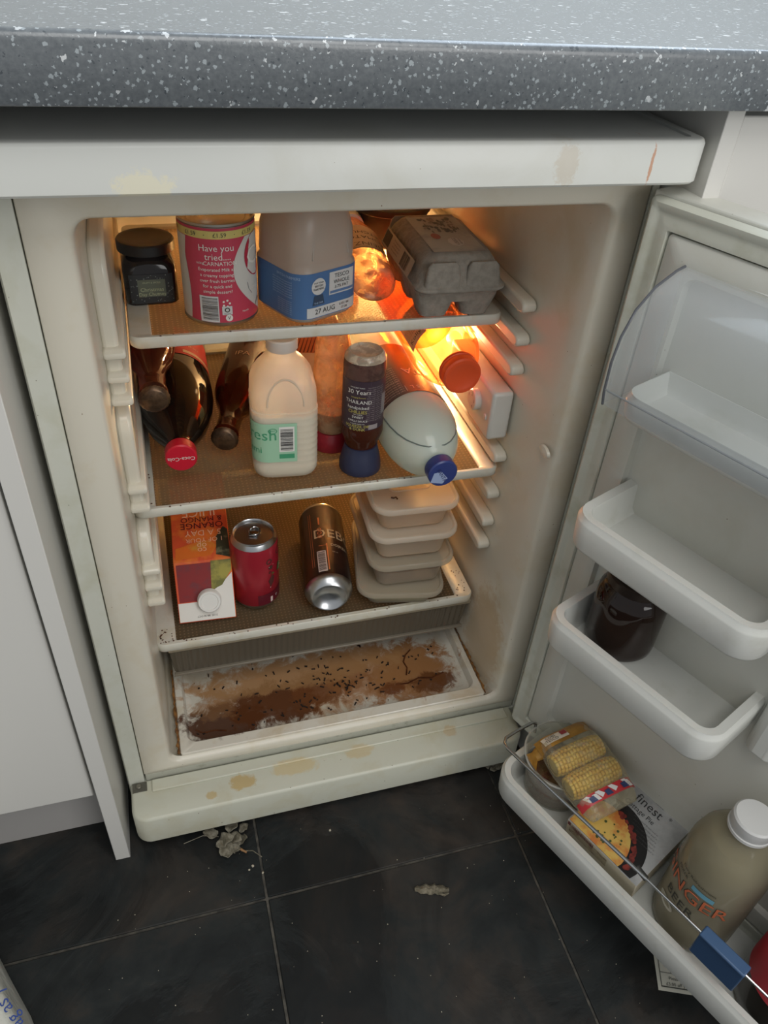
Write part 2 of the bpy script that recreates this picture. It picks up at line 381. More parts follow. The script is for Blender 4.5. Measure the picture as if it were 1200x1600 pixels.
# outer steel shell with a taper at its left front strip, as the photo shows
b = B()
b.loft([fring(0.003, .544, .022, .8155, .004, .56), fring(-.001, .5445, .022, .8155, .004, .004), fring(.001, .5425, .024, .8155, .004, 0),
        fring(.0195, .5365, .0705, .8155, .002, 0), fring(.0195, .5365, .0705, .8155, .002, .012)], True, False)
b.build('outer_shell', shell, fr, ang=30)
b = B()
O = (.0548, .5065, .1015, .7855)
b.loft([fring(.0205, .5355, .0865, .8145, .002, .012), fring(.0205, .5355, .0865, .8145, .002, .002), fring(.0215, .5345, .0875, .8135, .002, .0008),
        fring(O[0]-.004, O[1]+.004, O[2]-.004, O[3]+.003, .018, .0008), fring(O[0]-.0005, O[1]+.0005, O[2]-.0015, O[3]+.0005, .016, .003),
        fring(O[0]+.001, O[1]-.001, O[2], O[3], .016, .008), fring(.0572, .5025, .089, .788, .018, .016), fring(.0575, .5005, .088, .790, .02, .03),
        fring(.0585, .495, .088, .797, .022, .10), fring(.060, .491, .088, .800, .022, .43), fring(.066, .485, .094, .794, .02, .468)], False, True)
b.build('inner_liner', liner_in, fr, ang=50)
B().box((.0215, .0015, .0712), (.5345, .011, .0855)).build('bottom_strip', P('strip_plastic', (176, 176, 162), .5, var=(60, (130, 126, 108), .55, .75)), fr, bevel=.001)
# fridge top
b = B()
ring = rr(.5475, .61, .016, 6)
cxl, cyl = .2715, .255
def lr(ins, z): return [(cxl + x, cyl + y, z) for x, y in rr(.5475-2*ins, .61-2*ins, max(.016-ins, .004), 6)]
b.loft([lr(.002, .8165), lr(0, .8185), lr(0, .8465), lr(.0018, .8494), lr(.0035, .85), lr(.012, .85), lr(.013, .8485)])
b.build('fridge_top', lidm, fr, ang=40)
# plinth
b = B()
def plr(dx, y0, y1, z):
    x0, x1, r = 0.002+dx, .531-dx, .02
    pts = [(x0+(x1-x0)/2, y0)]
    for cx_, a0 in ((x1-r, -90), (x0+r, 180)):
        if cx_ > .3:
            for k in range(9): a = R_(a0+90*k/8); pts.append((cx_+r*math.cos(a), y0+r+r*math.sin(a)))
            pts += [(x1, y1), (x0, y1)]
        else:
            for k in range(9): a = R_(a0+90*k/8); pts.append((cx_+r*math.cos(a), y0+r+r*math.sin(a)))
    return [(x, y, z - (0.0 if z < .05 else .0)) for x, y in pts]
rings = [plr(.003, -.053, -.0005, .0215), plr(0, -.056, -.0005, .0245), plr(0, -.056, -.0005, .0700), plr(.002, -.0545, -.0005, .0728), plr(.004, -.052, -.0005, .0738)]
b.loft(rings); b.build('plinth', plm, fr, ang=45)
B().box((.028, -.018, .0735), (.52, -.0008, .0768)).build('plinth_ledge', plm, fr, bevel=.0015)
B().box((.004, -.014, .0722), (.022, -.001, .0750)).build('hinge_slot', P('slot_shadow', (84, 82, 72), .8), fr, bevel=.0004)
b = B().lathe([(.0035, 0), (.0035, .002), (.0025, .003)], 12); o = b.build('screw', P('dull_screw', (120, 116, 104), .5, .6), fr); o.location = (.012, -.007, .0748)
# base tray with spilt sauce
tray_sp = []
for cxp, cyp, rx, ry, col, st in ((.28, .10, .19, .06, (178, 132, 92), .85), (.40, .085, .075, .06, (160, 112, 72), .8), (.13, .056, .065, .030, (82, 46, 26), .95), (.20, .072, .075, .038, (96, 56, 32), .95), (.27, .085, .05, .035, (118, 72, 42), .85), (.12, .09, .03, .03, (150, 112, 78), .5),
                                  (.31, .10, .04, .04, (150, 100, 60), .75), (.40, .09, .055, .05, (166, 118, 74), .8), (.43, .06, .04, .018, (100, 58, 32), .8), (.24, .12, .17, .03, (176, 134, 90), .7), (.37, .06, .02, .012, (110, 62, 34), .85)):
    tray_sp.append(((cxp, cyp - .004, .08), (rx, ry, .05), col, st, 45))
traym = dirty('tray_plastic', (214, 208, 194), (196, 178, 146), 18, .5, .75, .22, (60, (90, 60, 34), .10), tray_sp)
b = B()
def tr(x0, x1, y0, y1, r, z): return [((x0+x1)/2+x, (y0+y1)/2+y, z) for x, y in rr(x1-x0, y1-y0, r, 6)]
b.loft([tr(.0685, .4905, .0075, .44, .004, .0893), tr(.0685, .4905, .0075, .44, .004, .1045), tr(.0695, .4895, .0085, .439, .004, .1055),
        tr(.078, .482, .022, .43, .014, .1055), tr(.079, .481, .0235, .429, .014, .104), tr(.0815, .4785, .0265, .426, .012, .0935), tr(.085, .475, .030, .422, .010, .0918)], True, True)
tray = b.build('base_tray', traym, fr, ang=40)
sauce = P('spilt_sauce', (70, 38, 22), .15, var=(60, (96, 56, 32), .4, .6))
for pts in ([(.395,.075),(.40,.088),(.398,.10),(.405,.112),(.415,.12)], [(.375,.062),(.392,.060),(.41,.066),(.43,.062),(.45,.068)], [(.09,.05),(.10,.043),(.115,.044),(.13,.04)]):
    B().tube([(x, y, .0924) for x, y in pts], .0012, 6).build('sauce_streak', sauce, tray)
b = B(); rn = random.Random(5)
for k in range(150):
    if k < 80: x = rn.gauss(.30, .05); y = rn.gauss(.085, .028)
    else: x = rn.uniform(.09, .465); y = rn.uniform(.036, .15)
    if not (.092 < x < .465 and .04 < y < .2): continue
    a = rn.uniform(0, 3.14); l = rn.uniform(.0009, .0030); ww = rn.uniform(.0005, .0010)
    b.box((-l, -ww, 0), (l, ww, .0014), Matrix.Translation((x, y, .0919)) @ Matrix.Rotation(a, 4, 'Z'))
b.build('crumbs', P('dark_crumbs', (38, 26, 18), .6), tray, kind='stuff')
grime = P('joint_grime', (150, 104, 54), .35, var=(120, (96, 62, 34), .4, .6))
for x, sd in ((.0665, 3), (.4925, 4)):
    b = B(); rn = random.Random(sd); pts = []; rad = []
    for k in range(34): y = .01 + k*.0042; pts.append((x + rn.uniform(-.0009, .0009), y, .1045)); rad.append(rn.uniform(.0007, .0030 if k < 24 else .0015))
    b.tube(pts, rad, 6).build('joint_grime', grime, tray)
# rails on the walls
rail = P('rail_plastic', (214, 208, 192), .22)
def capsule(y0, y1, x0, x1, zc, h):
    pts = []; r = h/2
    for k in range(7): a = R_(90 + 180*k/6); pts.append((y0 + r + r*math.cos(a)*1.4, zc + r*math.sin(a)))
    pts += [(y1, zc - r), (y1, zc + r)]
    return B().prism(pts, 0, x0, x1)
for zc in (.652, .613, .577, .458, .402, .357, .318):
    capsule(.088, .43, .479, .4955, zc, .015).build('shelf_rail', rail, fr, bevel=.003, seg=3)
railc = CL('clear_rail', (222, 214, 200), (235, 225, 210), .45, .15)
for (z0, z1) in ((.590, .742), (.462, .585), (.325, .432)):
    b = B(); pts = []
    for k in range(8): a = R_(90 + 90*k/7); pts.append((.062 + .03 + .03*math.cos(a), z1 - .03 + .03*math.sin(a)))
    for k in range(5): a = R_(180 + 90*k/4); pts.append((.062 + .012 + .012*math.cos(a), z0 + .012 + .012*math.sin(a)))
    pts += [(.43, z0), (.43, z1)]
    pad = b.prism(pts, 0, .0575, .0725).build('rail_pad', rail, fr, bevel=.004, seg=3)
    for q in range(3 if z0 != .462 else 2):
        zc = z0 + .010 + q*.024
        capsule(.054, .425, .0575, .0775, zc, .010).build('shelf_rail', rail, pad, bevel=.003, seg=3)
# thermostat and lamp housing
b = B()
zz0, zz1 = .483, .546
b.prism([(.467, .093), (.493, .093), (.493, .235), (.467, .235)], 2, zz0, zz1)
cbx = b.build('control_box', P('control_plastic', (206, 204, 196), .35), fr, bevel=.004, seg=3)
o = B().lathe([(.013, 0), (.013, .006), (.0118, .0075), (.0, .0078)], 28).build('thermostat_dial', P('dial_plastic', (216, 214, 206), .35), cbx)
o.matrix_local = Matrix.Translation((.467, .135, .516)) @ Matrix.Rotation(R_(-90), 4, 'Y')
f = planemap((.4588, .135, .516), (0, -1, 0), (0, 0, 1)); b = B()
for k, ch in enumerate('1234'):
    a = R_(150 - 70*k); b.text(ch, .006, f, .009*math.cos(a)*.9, .009*math.sin(a)*.9)
b.build('lettering', black, cbx, smooth=False)
o = B().lathe([(.004, 0), (.0035, .0012), (0, .0014)], 14).build('screw_cover', MATS['dial_plastic'], cbx); o.matrix_local = Matrix.Translation((.467, .107, .508)) @ Matrix.Rotation(R_(-90), 4, 'Y')
bulbm = P('lamp_and_fill_bulb', (255, 190, 110), .4, emis=((255, 170, 84), 14))
bl = B().lathe([(.004, -.012), (.006, -.008), (.010, 0), (.0095, .006), (.006, .010), (0, .0115)], 20).build('lamp_and_fill_bulb', bulbm, fr)
bl.matrix_local = Matrix.Translation((.4785, .2525, .535)) @ Matrix.Rotation(R_(-90), 4, 'X')
ld = bpy.data.lights.new('lamp_and_fill', 'POINT'); ld.energy = 1.7; ld.color = (1.0, .68, .34); ld.shadow_soft_size = .012
lo = bpy.data.objects.new('lamp_and_fill', ld); C.objects.link(lo); lo.location = (.4625, .262, .535)
fill_data = bpy.data.lights.new('lamp_and_fill', 'POINT'); fill_data.energy = 8.0; fill_data.color = (1.0, .66, .32); fill_data.shadow_soft_size = .015  # added fill behind the bottles to spread amber glow, not a second real lamp
fill_lamp = bpy.data.objects.new('lamp_and_fill', fill_data); C.objects.link(fill_lamp); fill_lamp.location = (.440, .428, .570)
fill_bulb = B().lathe([(.004, -.012), (.006, -.008), (.010, 0), (.0095, .006), (.006, .010), (0, .0115)], 20).build('lamp_and_fill_bulb', bulbm, fr)  # made-up glowing bulb to go with the added fill
fill_bulb.matrix_local = Matrix.Translation((.470, .428, .570)) @ Matrix.Rotation(R_(-90), 4, 'Y')
# small catch on the right wall
o = B().lathe([(.011, 0), (.010, .003), (.0, .0045)], 24).build('wall_catch', rail, fr); o.matrix_local = Matrix.Translation((.4995, .013, .518)) @ Matrix.Rotation(R_(-90), 4, 'Y') @ Matrix.Scale(.55, 4, (1, 0, 0))
# shelves
glass = CL('dotted_glass', (200, 180, 148), (246, 236, 218), .34, .16, transl=.75, dots=195)
def shelf(x0, x1, y0, y1, ztop, th, bl_, br, lip):
    b = B()
    a = lambda ix0, ix1, iy0, iy1, r, z: [((x0+ix0+x1-ix1)/2+x, (y0+iy0+y1-iy1)/2+y, z) for x, y in rr((x1-ix1)-(x0+ix0), (y1-iy1)-(y0+iy0), r, 6)]
    rings = [a(.002,.002,.002,.002,.010,ztop-th), a(0,0,0,0,.012,ztop-th+.002), a(0,0,0,0,.012,ztop-.001), a(.0012,.0012,.0012,.0012,.011,ztop+.0005),
             a(bl_-.002,br-.002,lip-.001,.012,.004,ztop+.0005), a(bl_,br,lip,.013,.004,ztop-.0015), a(bl_,br,lip,.013,.004,ztop-th), a(.002,.002,.002,.002,.010,ztop-th)]
    s = b.loft(rings, False, False).build('shelf', P('shelf_frame', (208, 205, 192), .32, var=(40, (196, 186, 160), .5, .75)), fr, ang=45)
    B().box((x0+bl_+.0003, y0+lip+.0003, ztop-.0065), (x1-br-.0003, y1-.0133, ztop-.0025)).build('glass_pane', glass, s, smooth=False)
    return s
shelf(.0795, .4785, .125, .45, .628, .012, .022, .025, .006)
shelf(.0575, .4880, .086, .45, .445, .012, .024, .024, .006)
s3 = shelf(.0555, .4885, .090, .45, .222, .013, .026, .026, .007)
# mess on the shelf frames
b = B(); rn = random.Random(9)
for (x0, x1, y0, y1, z, n) in ((.062, .078, .093, .12, .2227, 26), (.468, .485, .10, .2, .2227, 26), (.08, .47, .0905, .0955, .2227, 26), (.06, .078, .09, .16, .4457, 14), (.08, .47, .087, .091, .4457, 22), (.1, .46, .126, .13, .6287, 8)):
    for k in range(n):
        r = rn.uniform(.0005, .0013); x = rn.uniform(x0, x1); y = rn.uniform(y0, y1)
        b.lathe([(r, z), (r*.7, z+.0005)], 6, o=(x, y))
b.build('food_specks', P('brown_specks', (92, 60, 38), .5), fr, kind='stuff')
# crisper drawer
dr = CL('smoky_drawer', (112, 104, 90), (190, 178, 158), .62, .22)
def ribbed(base):
    m = base.copy(); t = m.node_tree; N, L = t.nodes, t.links
    tc = N.new('ShaderNodeTexCoord'); wv = N.new('ShaderNodeTexWave'); wv.inputs['Scale'].default_value = 38; wv.bands_direction = 'X'
    L.new(tc.outputs['Object'], wv.inputs['Vector']); bp = N.new('ShaderNodeBump'); bp.inputs['Strength'].default_value = .8; bp.inputs['Distance'].default_value = .0012
    L.new(wv.outputs['Color'], bp.inputs['Height']); L.new(bp.outputs[0], N['Principled BSDF'].inputs['Normal']); return m
drr = ribbed(dr)
drw = B()
def q(x0, x1, ya, z): return [((x0+x1)/2+x, (ya+.41)/2+y, z) for x, y in rr(x1-x0, .41-ya, .008, 4)]
drw.loft([q(.082, .476, .125, .132), q(.0725, .4845, .104, .150), q(.0695, .4870, .0975, .200), q(.0685, .4875, .0965, .2035), q(.0705, .4855, .0985, .2035), q(.0715, .4850, .0995, .199), q(.0745, .4825, .106, .151), q(.084, .474, .127, .134)], True, True)
drawer = drw.build('drawer', drr, fr, ang=35)
B().box((.0725, .100, .1475), (.484, .1055, .1515)).build('drawer_edge', P('drawer_edge', (120, 112, 98), .3), drawer, bevel=.001)
B().box((.069, .0945, .2015), (.488, .0985, .2085)).build('drawer_rim', P('drawer_rim', (150, 138, 116), .3), drawer, bevel=.0015)

# ---------------------------------------------------------------- open door
H = Vector((.515, -.03, 0)); A = R_(180 + 22.7)
D = Matrix.Translation(H) @ Matrix.Rotation(A, 4, 'Z')        # local x = into the fridge side (v), local y = along the door (u)
door = B()
pts = [(-.010, 0.0)]
vv = [(-.009, -.003), (-.020, -.003)] + [(-.020 - .020*math.sin(R_(a)), .017 - .020*math.cos(R_(a))) for a in (15, 30, 45, 60, 75, 90)] + [(-.040, .528), (-.034, .536), (-.009, .536)]
door.prism(vv, 2, .0885, .806)
door = door.build('door', doorw, fr, bevel=.0015); door.matrix_local = D
def DB(): return B()
def dloft(rects, vs, rad, c0=True, c1=True):
    return B().loft([[(v, (r[0]+r[1])/2 + a_, (r[2]+r[3])/2 + b_) for a_, b_ in rr(r[1]-r[0], r[3]-r[2], ra, 5)] for r, v, ra in zip(rects, vs, rad)], c0, c1)
# gasket frame
g = lambda i: (i, .533-i, .0925+i, .803-i)
dloft([g(0), g(0), g(.003), g(.007), g(.009), g(.013), g(.018), g(.0225), g(.0235), g(.0235)], [-.0085, -.003, .0, -.0004, -.0022, -.0022, -.0008, -.0012, -.004, -.0085], [.004, .004, .004, .003, .003, .003, .002, .002, .002, .002], False, False).build('gasket', gasketm, door, ang=45)
# inner panel with raised border and a recess
i0 = lambda i: (.0245+i, .5085-i, .117+i, .7785-i)
dloft([i0(0), i0(0), i0(.002), i0(.022), i0(.027), i0(.032), i0(.036)], [-.0088, -.004, -.002, -.001, -.002, -.020, -.0245], [.004, .004, .006, .010, .012, .012, .012], False, True).build('inner_panel', doorw, door, ang=40)
# pillar between the half-width balconies
B().prism([(-.0244, .262), (.000, .268), (.006, .274), (.006, .292), (.000, .298), (-.0244, .300)], 2, .345, .60).build('pillar', shelfw, door, bevel=.004, seg=3)
def balcony(u0, u1, v0, v1, zb, zt, rad, wall=.0035, rim=.013, name='door_shelf', label=None):
    """open tray: outer wall, broad rim, inner wall, floor; square at the panel side, rounded in front"""
    def ring(ins, z, r, vin=0):
        a0, a1, b0, b1 = u0+ins, u1-ins, v0+vin, v1-ins
        pts = [(b0, a0)]
        pts = []
        r = max(r, .003)
        def arc(cv, cu, s):
            for k in range(8):
                a = R_(s + 90*k/7); pts.append((cv + r*math.cos(a), cu + r*math.sin(a)))
        r0 = .004
        pts.append((b0, a0)); arc(b1-r, a0+r, -90); arc(b1-r, a1-r, 0); pts.append((b0, a1))
        return [(v, u, z) for v, u in pts]
    b = B()
    b.loft([ring(.006, zb, rad-.006), ring(.003, zb+.0015, rad-.003), ring(.001, zb+.005, rad), ring(0, zt-.007, rad), ring(.0008, zt-.005, rad-.0008), ring(.003, zt-.0015, rad-.003), ring(.0035, zt+.0002, rad-.004),
            ring(rim-.001, zt-.001, rad-rim+.001, wall), ring(rim, zt-.003, rad-rim, wall), ring(rim+.002, zb+.010, rad-rim-.002, wall), ring(rim+.006, zb+.0045, rad-rim-.006, wall+.004)], True, True)
    return b.build(name, shelfw, door, ang=42, label=label)
balcony(.054, .258, -.0235, .084, .502, .541, .026)
balcony(.057, .264, -.0235, .084, .364, .405, .026)
s4 = balcony(.058, .490, -.0235, .104, .094, .137, .032, rim=.012)
# dairy tray with clear cover
dt = balcony(.058, .500, -.012, .064, .640, .665, .022, rim=.004)
cov = CL('clear_cover', (222, 225, 226), (250, 251, 252), .07, .06)
cpro = [(.066, .648), (.069, .662), (.070, .690), (.066, .712), (.055, .733), (.036, .748), (.010, .757), (-.012, .760)]
b = B()
for (u0_, u1_) in ((.048, .507),):
    outer = [(v, u0_, z) for v, z in cpro]; outer2 = [(v, u1_, z) for v, z in cpro]
    b.loft([outer, outer2], False, False, closed=False)
    inner = [(v-.0022, u0_+.002, z-.0018) for v, z in cpro]; inner2 = [(v-.0022, u1_-.002, z-.0018) for v, z in cpro]
    b.loft([inner2, inner], False, False, closed=False)
    side = [(v, u0_, z) for v, z in cpro] + [(-.012, u0_, .648)]; b.add(side, [tuple(range(len(side)))])
    side = [(v, u1_, z) for v, z in cpro] + [(-.012, u1_, .648)]; b.add(side, [tuple(range(len(side)))])
cv = b.build('dairy_cover', cov, door, ang=30)
B().tube([(v, .0485, z) for v, z in cpro], .0013, 6).build('cover_edge', CL('cover_edge', (110, 112, 118), (190, 192, 196), .6, .1), cv)
B().tube([(.069, .0485, .664), (.0695, .055, .664), (.069, .5, .664)], .0009, 6).build('cover_seam', CL('cover_seam', (170, 174, 176), (220, 222, 224), .4, .1), cv)
B().tube([(-.008, .056, .760), (-.004, .30, .762), (-.004, .5, .762)], .006, 8).build('cover_hinge', shelfw, cv)
# bottle rail of wire
wire = B()
wp = [(.030, .0600, .152), (.032, .0590, .170), (.040, .0585, .178), (.070, .0570, .183), (.088, .0570, .1845), (.096, .0620, .186), (.0985, .0700, .187), (.0995, .15, .190), (.1005, .262, .1955), (.1005, .272, .1955)]
rl = wire.tube(wp, .0021, 10).build('bottle_rail', steel, door)
B().tube([(.1005, .268, .1955), (.1008, .274, .1962), (.1010, .36, .1965), (.1010, .47, .197), (.090, .480, .190), (.03, .482, .172)], .0015, 8).build('thin_wire', steel, rl)
B().tube([(.0965, .258, .1935), (.0975, .264, .193), (.0990, .272, .1935)], .0034, 10).build('rubber_sleeve', P('dark_rubber', (48, 48, 46), .4), rl)
B().box((.099, .339, .158), (.103, .389, .199)).build('bottle_grip', P('blue_plastic', (52, 78, 112), .35), rl, bevel=.0015)
B().box((.092, .339, .1965), (.106, .389, .2005)).build('bottle_grip', P('blue_plastic_lit', (66, 94, 130), .35), rl, bevel=.0015)  # same plastic in a lighter blue: light on the top put into the colour

# ================================================================ THINGS IN THE FRIDGE
white_ink = P('white_ink', (226, 224, 216), .5)
black_ink = P('black_ink', (34, 34, 34), .5)
Z1, Z2, Z3 = .6287, .4457, .2227
def milk(name, label, loc, yaw, wd, h, neck_r, mat, body_h, arch=True):
    t = thing(name, label, 'milk bottle', loc, R_(yaw))
    w_ = wd
    pr = [(rr(w_*.84, w_*.84, w_*.22), 0), (rr(w_*.94, w_*.94, w_*.24), .003), (rr(w_*.985, w_*.985, w_*.24), .008), (rr(w_, w_, w_*.24), .014)]
    z = .018
    while z < body_h - .004:                       # shallow moulded ribs round the body
        pr += [(rr(w_, w_, w_*.24), z), (rr(w_*.985, w_*.985, w_*.24), z+.003), (rr(w_, w_, w_*.24), z+.006)]; z += .008 if z > .0 else .01
    if not arch: pr = [p for p in pr if p[1] <= .014] + [(rr(w_, w_, w_*.24), body_h-.002)]
    hs = h - body_h
    pr += [(rr(w_*.95, w_*.95, w_*.24), body_h+.002), (rr(w_*.98, w_*.98, w_*.26), body_h+.006)]
    for k, (a, c) in enumerate(((.30, .96), (.45, .88), (.56, .76), (.64, .64), (.70, .56))):
        s = w_*c; pr.append((rr(s, s, s*(.28+.04*k)), body_h + hs*a))
    n0 = len(rr(1, 1, .1)); cr = [(neck_r*math.sin(2*math.pi*k/n0), -neck_r*math.cos(2*math.pi*k/n0)) for k in range(n0)]
    rq = rr(2*neck_r, 2*neck_r, neck_r*.98)
    pr += [(rq, body_h+hs*.76), (rq, body_h+hs*.86)]
    bd = B().stack(pr).build('bottle_body', mat, t, ang=60)
    ridge = mat
    # arched panel moulded on the front face of the shoulder
    f = lambda x, y, k: (x, -w_*.5*k, y)
    pts = []
    for k in range(17):
        a = math.pi*k/16; zz = body_h+.010+.030*math.sin(a) if True else 0
        pts.append((-w_*.27*math.cos(a)*-1, -w_*(.487 - .085*math.sin(a)**1.5), zz))
    B().tube(pts, .0012, 6).build('moulded_arch', ridge, bd)
    return t, pr
# --- small bottle of milk with green label (middle shelf)
hd = CL('milky_plastic', (238, 230, 216), (250, 246, 238), .78, .35, transl=.5)
mg, prg = milk('milk_bottle', 'small white milk bottle with pale green label on the middle shelf', (.2335, .1485, Z2), -5, .0745, .161, .0155, hd, .087)
B().lathe([(.0165, 0), (.0172, .001), (.0172, .012), (.016, .0135), (0, .0138)], 32).build('cap', TL('cap_plastic', (224, 220, 214), .4, .3), mg).location = (0, 0, .087+.074*.85)
B().stack([(rr(.060, .060, .014), .002), (rr(.0715, .0715, .017), .010), (rr(.0715, .0715, .017), .084)]).build('milk', P('milk_white', (236, 236, 224), .4), mg)
ringg = rr(.0745, .0745, .0745*.24)
fl = wrapmap(ringg, 0, 0, .0006)
B().rect(-.054, .026, .012, .077, fl, 30).build('label', P('pale_green_label', (158, 200, 168), .5), mg)
fl2 = wrapmap(ringg, 0, 0, .0009)
B().rect(-.008, .040, .009, .073, fl2, 6).build('barcode_panel', white_ink, mg)
B().bars(-.0065, .042, .0075, .070, wrapmap(ringg, 0, 0, .0012), 3, False).build('barcode', black_ink, mg, smooth=False)
b = B().rect(-.008, .031, .009, .037, fl2, 5); b.text('fresh', .020, fl2, -.030, .062).text('semi', .012, fl2, -.038, .042); b.disc(-.015, .068, .005, fl2, .0035, ring=.82).text('PINT', .0028, fl2, -.015, .068)
b.build('lettering', P('mid_green_ink', (70, 150, 110), .5), mg, smooth=False)

# --- milk bottle with blue label (top shelf)
hd2 = TL('empty_milk_plastic', (206, 196, 184), .3, .4)
mb, prb = milk('milk_bottle', 'large translucent milk bottle with blue label on the top shelf', (.2655, .1755, Z1), 26, .0835, .166, .017, hd2, .058, arch=False)
B().lathe([(.018, 0), (.018, .011), (.0, .012)], 28).build('cap', P('blue_cap', (60, 90, 150), .4), mb).location = (0, 0, .153)
rb_ = rr(.0835, .0835, .0835*.24)
f0 = wrapmap(rb_, 0, 0, .0006); f1 = wrapmap(rb_, 0, 0, .0010)
B().rect(-.125, .0075, .041, .0555, f0, 70).build('label', P('blue_label', (74, 112, 160), .5), mb)
b = B().rect(-.003, .0285, .030, .0525, f1, 12).rect(-.030, .0085, .035, .0195, f1, 22).disc(-.0165, .041, .0088, f1)
b.build('label_panel', P('label_white', (206, 206, 204), .5), mb, smooth=False)
f2 = wrapmap(rb_, 0, 0, .0014)
b = B().text('TESCO', .0062, f2, .013, .0478).text('WHOLE', .0058, f2, .013, .0415).text('3.7% FAT', .0046, f2, .013, .0362).text('27 AUG', .0078, f2, -.008, .0142).text('6351 04', .0038, f2, .017, .0160).text('17:38', .0038, f2, .017, .0118)
b.text('FOR YOUR', .0024, f2, -.0165, .0450).text('BRITISH', .0030, f2, -.0165, .0418).text('FARMERS', .0032, f2, -.0165, .0384)
b.build('lettering', black_ink, mb, smooth=False)
b = B().rect(-.002, .0300, .029, .0327, f2, 8).build('label_stripe', P('blue_stripe', (96, 126, 168), .5), mb)
b = B().text('BRITISH FARMERS', .0040, f1, -.052, .0505)
for k in range(7): b.text('whole milk from cows, pasteurised', .0021, f1, -.060, .0455 - .0026*k)
for k in range(7): b.text('keep refrigerated below five', .0019, f1, -.056, .0250 - .0022*k)
b.text('THE FAIR', .0028, f1, -.0165, .0235)
b.build('lettering', P('pale_blue_ink', (160, 184, 214), .5), mb, smooth=False)
b = B(); b.poly2([(-.024, .0215), (-.009, .0215), (-.011, .032), (-.022, .032)], f1); b.build('cow_picture', P('cow_dark', (52, 72, 96), .5), mb, smooth=False)

# --- jar of chutney
gl_dark = CL('chutney_glass', (38, 34, 34), (90, 70, 60), .88, .08)
jar = thing('chutney_jar', 'small square jar with black lid and dark label at the left of the top shelf', 'jar', (.1065, .226, Z1), R_(2))
b = B().stack([(rr(.050, .050, .008), 0), (rr(.054, .054, .010), .002), (rr(.054, .054, .010), .036), (rr(.052, .052, .013), .042), (rr(.046, .046, .018), .047), (rr(.042, .042, .0205), .0495), (rr(.042, .042, .0205), .053)])
b.build('jar_body', gl_dark, jar, ang=50)
B().lathe([(.0285, 0), (.0292, .0008), (.0292, .010), (.0280, .0115), (.024, .0118), (.023, .0112), (0, .0112)], 44).build('lid', P('black_lid', (34, 33, 33), .35), jar).location = (0, 0, .0515)
rj = rr(.054, .054, .010); fj = wrapmap(rj, 0, 0, .0005); fj1 = wrapmap(rj, 0, 0, .0008); fj2 = wrapmap(rj, 0, 0, .0011)
B().rect(-.022, .003, .022, .034, fj, 10).build('label', P('charcoal_label', (44, 46, 48), .6), jar)
b = B(); rn = random.Random(3)
for k in range(70):
    x, y = rn.uniform(-.021, .021), rn.uniform(.004, .033)
    if abs(x) < .0145 and .012 < y < .027: continue
    s = rn.uniform(.0003, .0007); b.disc(x, y, s, fj1, n=5)
b.build('snowflake_print', P('silver_print', (130, 136, 132), .5), jar, smooth=False)
B().rect(-.014, .010, .014, .0285, fj1, 4).build('name_panel', P('olive_panel', (92, 98, 84), .6), jar)
b = B().text('Christmas', .0058, fj2, 0, .0178).text('Day Chutney', .0052, fj2, 0, .0128).text('FRUITY & SPICED', .0024, fj2, 0, .0252)
b.build('lettering', P('sage_ink', (168, 176, 142), .5), jar, smooth=False)

# --- tin of evaporated milk
tinr = .0372; tin = thing('evaporated_milk_tin', 'tall pink and white tin with yellow price band on the top shelf', 'tin', (.1755, .1765, Z1), 0)
b = B().lathe([(.0345, .0012), (.036, 0), (.0382, .0006), (.0382, .0026), (tinr, .0036), (tinr, .0995), (.0382, .1005), (.0382, .1028), (.0368, .1032), (.0355, .1022), (.0352, .0990), (.030, .0985), (.0285, .0992), (.027, .0985), (.0, .0985)], 56)
b.build('can_body', P('tin_metal', (186, 180, 168), .28, 1), tin)
rt = circ(tinr, 96); ft = wrapmap(rt, 0, 0, .0003); ft1 = wrapmap(rt, 0, 0, .0006); ft2 = wrapmap(rt, 0, 0, .0009); ft3 = wrapmap(rt, 0, 0, .0012)
B().rect(-.115, .004, .115, .099, ft, 90).build('label', P('pink_label', (190, 62, 84), .45), tin)
B().rect(-.115, .089, .115, .0965, ft1, 90).build('price_band', P('yellow_band', (206, 190, 112), .5), tin)
def strip(b, left, right, f, n=24):
    """fills between two curves x=left(y), x=right(y)"""
    V = []; ys = [.0045 + (.0885-.0045)*k/n for k in range(n+1)]; m = 8
    for y in ys:
        for j in range(m+1): V.append(f(left(y) + (right(y)-left(y))*j/m, y))
    F = [(k*(m+1)+j, k*(m+1)+j+1, (k+1)*(m+1)+j+1, (k+1)*(m+1)+j) for k in range(n) for j in range(m)]
    return b.add(V, F)
b = B(); strip(b, lambda y: .0105 + 15*(y-.057)**2, lambda y: .075, ft1); strip(b, lambda y: -.075, lambda y: -.0395 + .004*math.cos((y-.03)*40) + (.006 if y > .07 else 0)*((y-.07)/.02), ft1)
b.build('white_swoosh', P('label_offwhite', (206, 204, 196), .5), tin, kind='stuff')
b = B().disc(.0425, .068, .019, ft2, .0225, 36); b.build('brand_oval', P('deep_pink', (176, 44, 66), .45), tin, smooth=False)
b = B().text('Carnation', .026, ft3, .0255, .067, 'LEFT'); b.build('lettering', white_ink, tin, smooth=False)
b = B().poly2([(.026, .042), (.062, .042), (.062, .031), (.032, .029), (.0275, .035)], ft2); b.build('blue_banner', P('navy_banner', (52, 66, 88), .5), tin, smooth=False)
b = B().text('evap', .006, ft3, .037, .0355)
b.text('Have you', .0090, ft2, -.005, .0800).text('tried....', .0090, ft2, -.004, .0715).text('CARNATION', .0056, ft2, -.002, .0650).text('using', .0038, ft2, -.0215, .0653)
for k, s in enumerate(('Evaporated Milk as', 'a creamy topping', 'over fresh berries', 'for a quick and', 'simple dessert?')): b.text(s, .0047, ft2, -.006, .0590 - .0056*k)
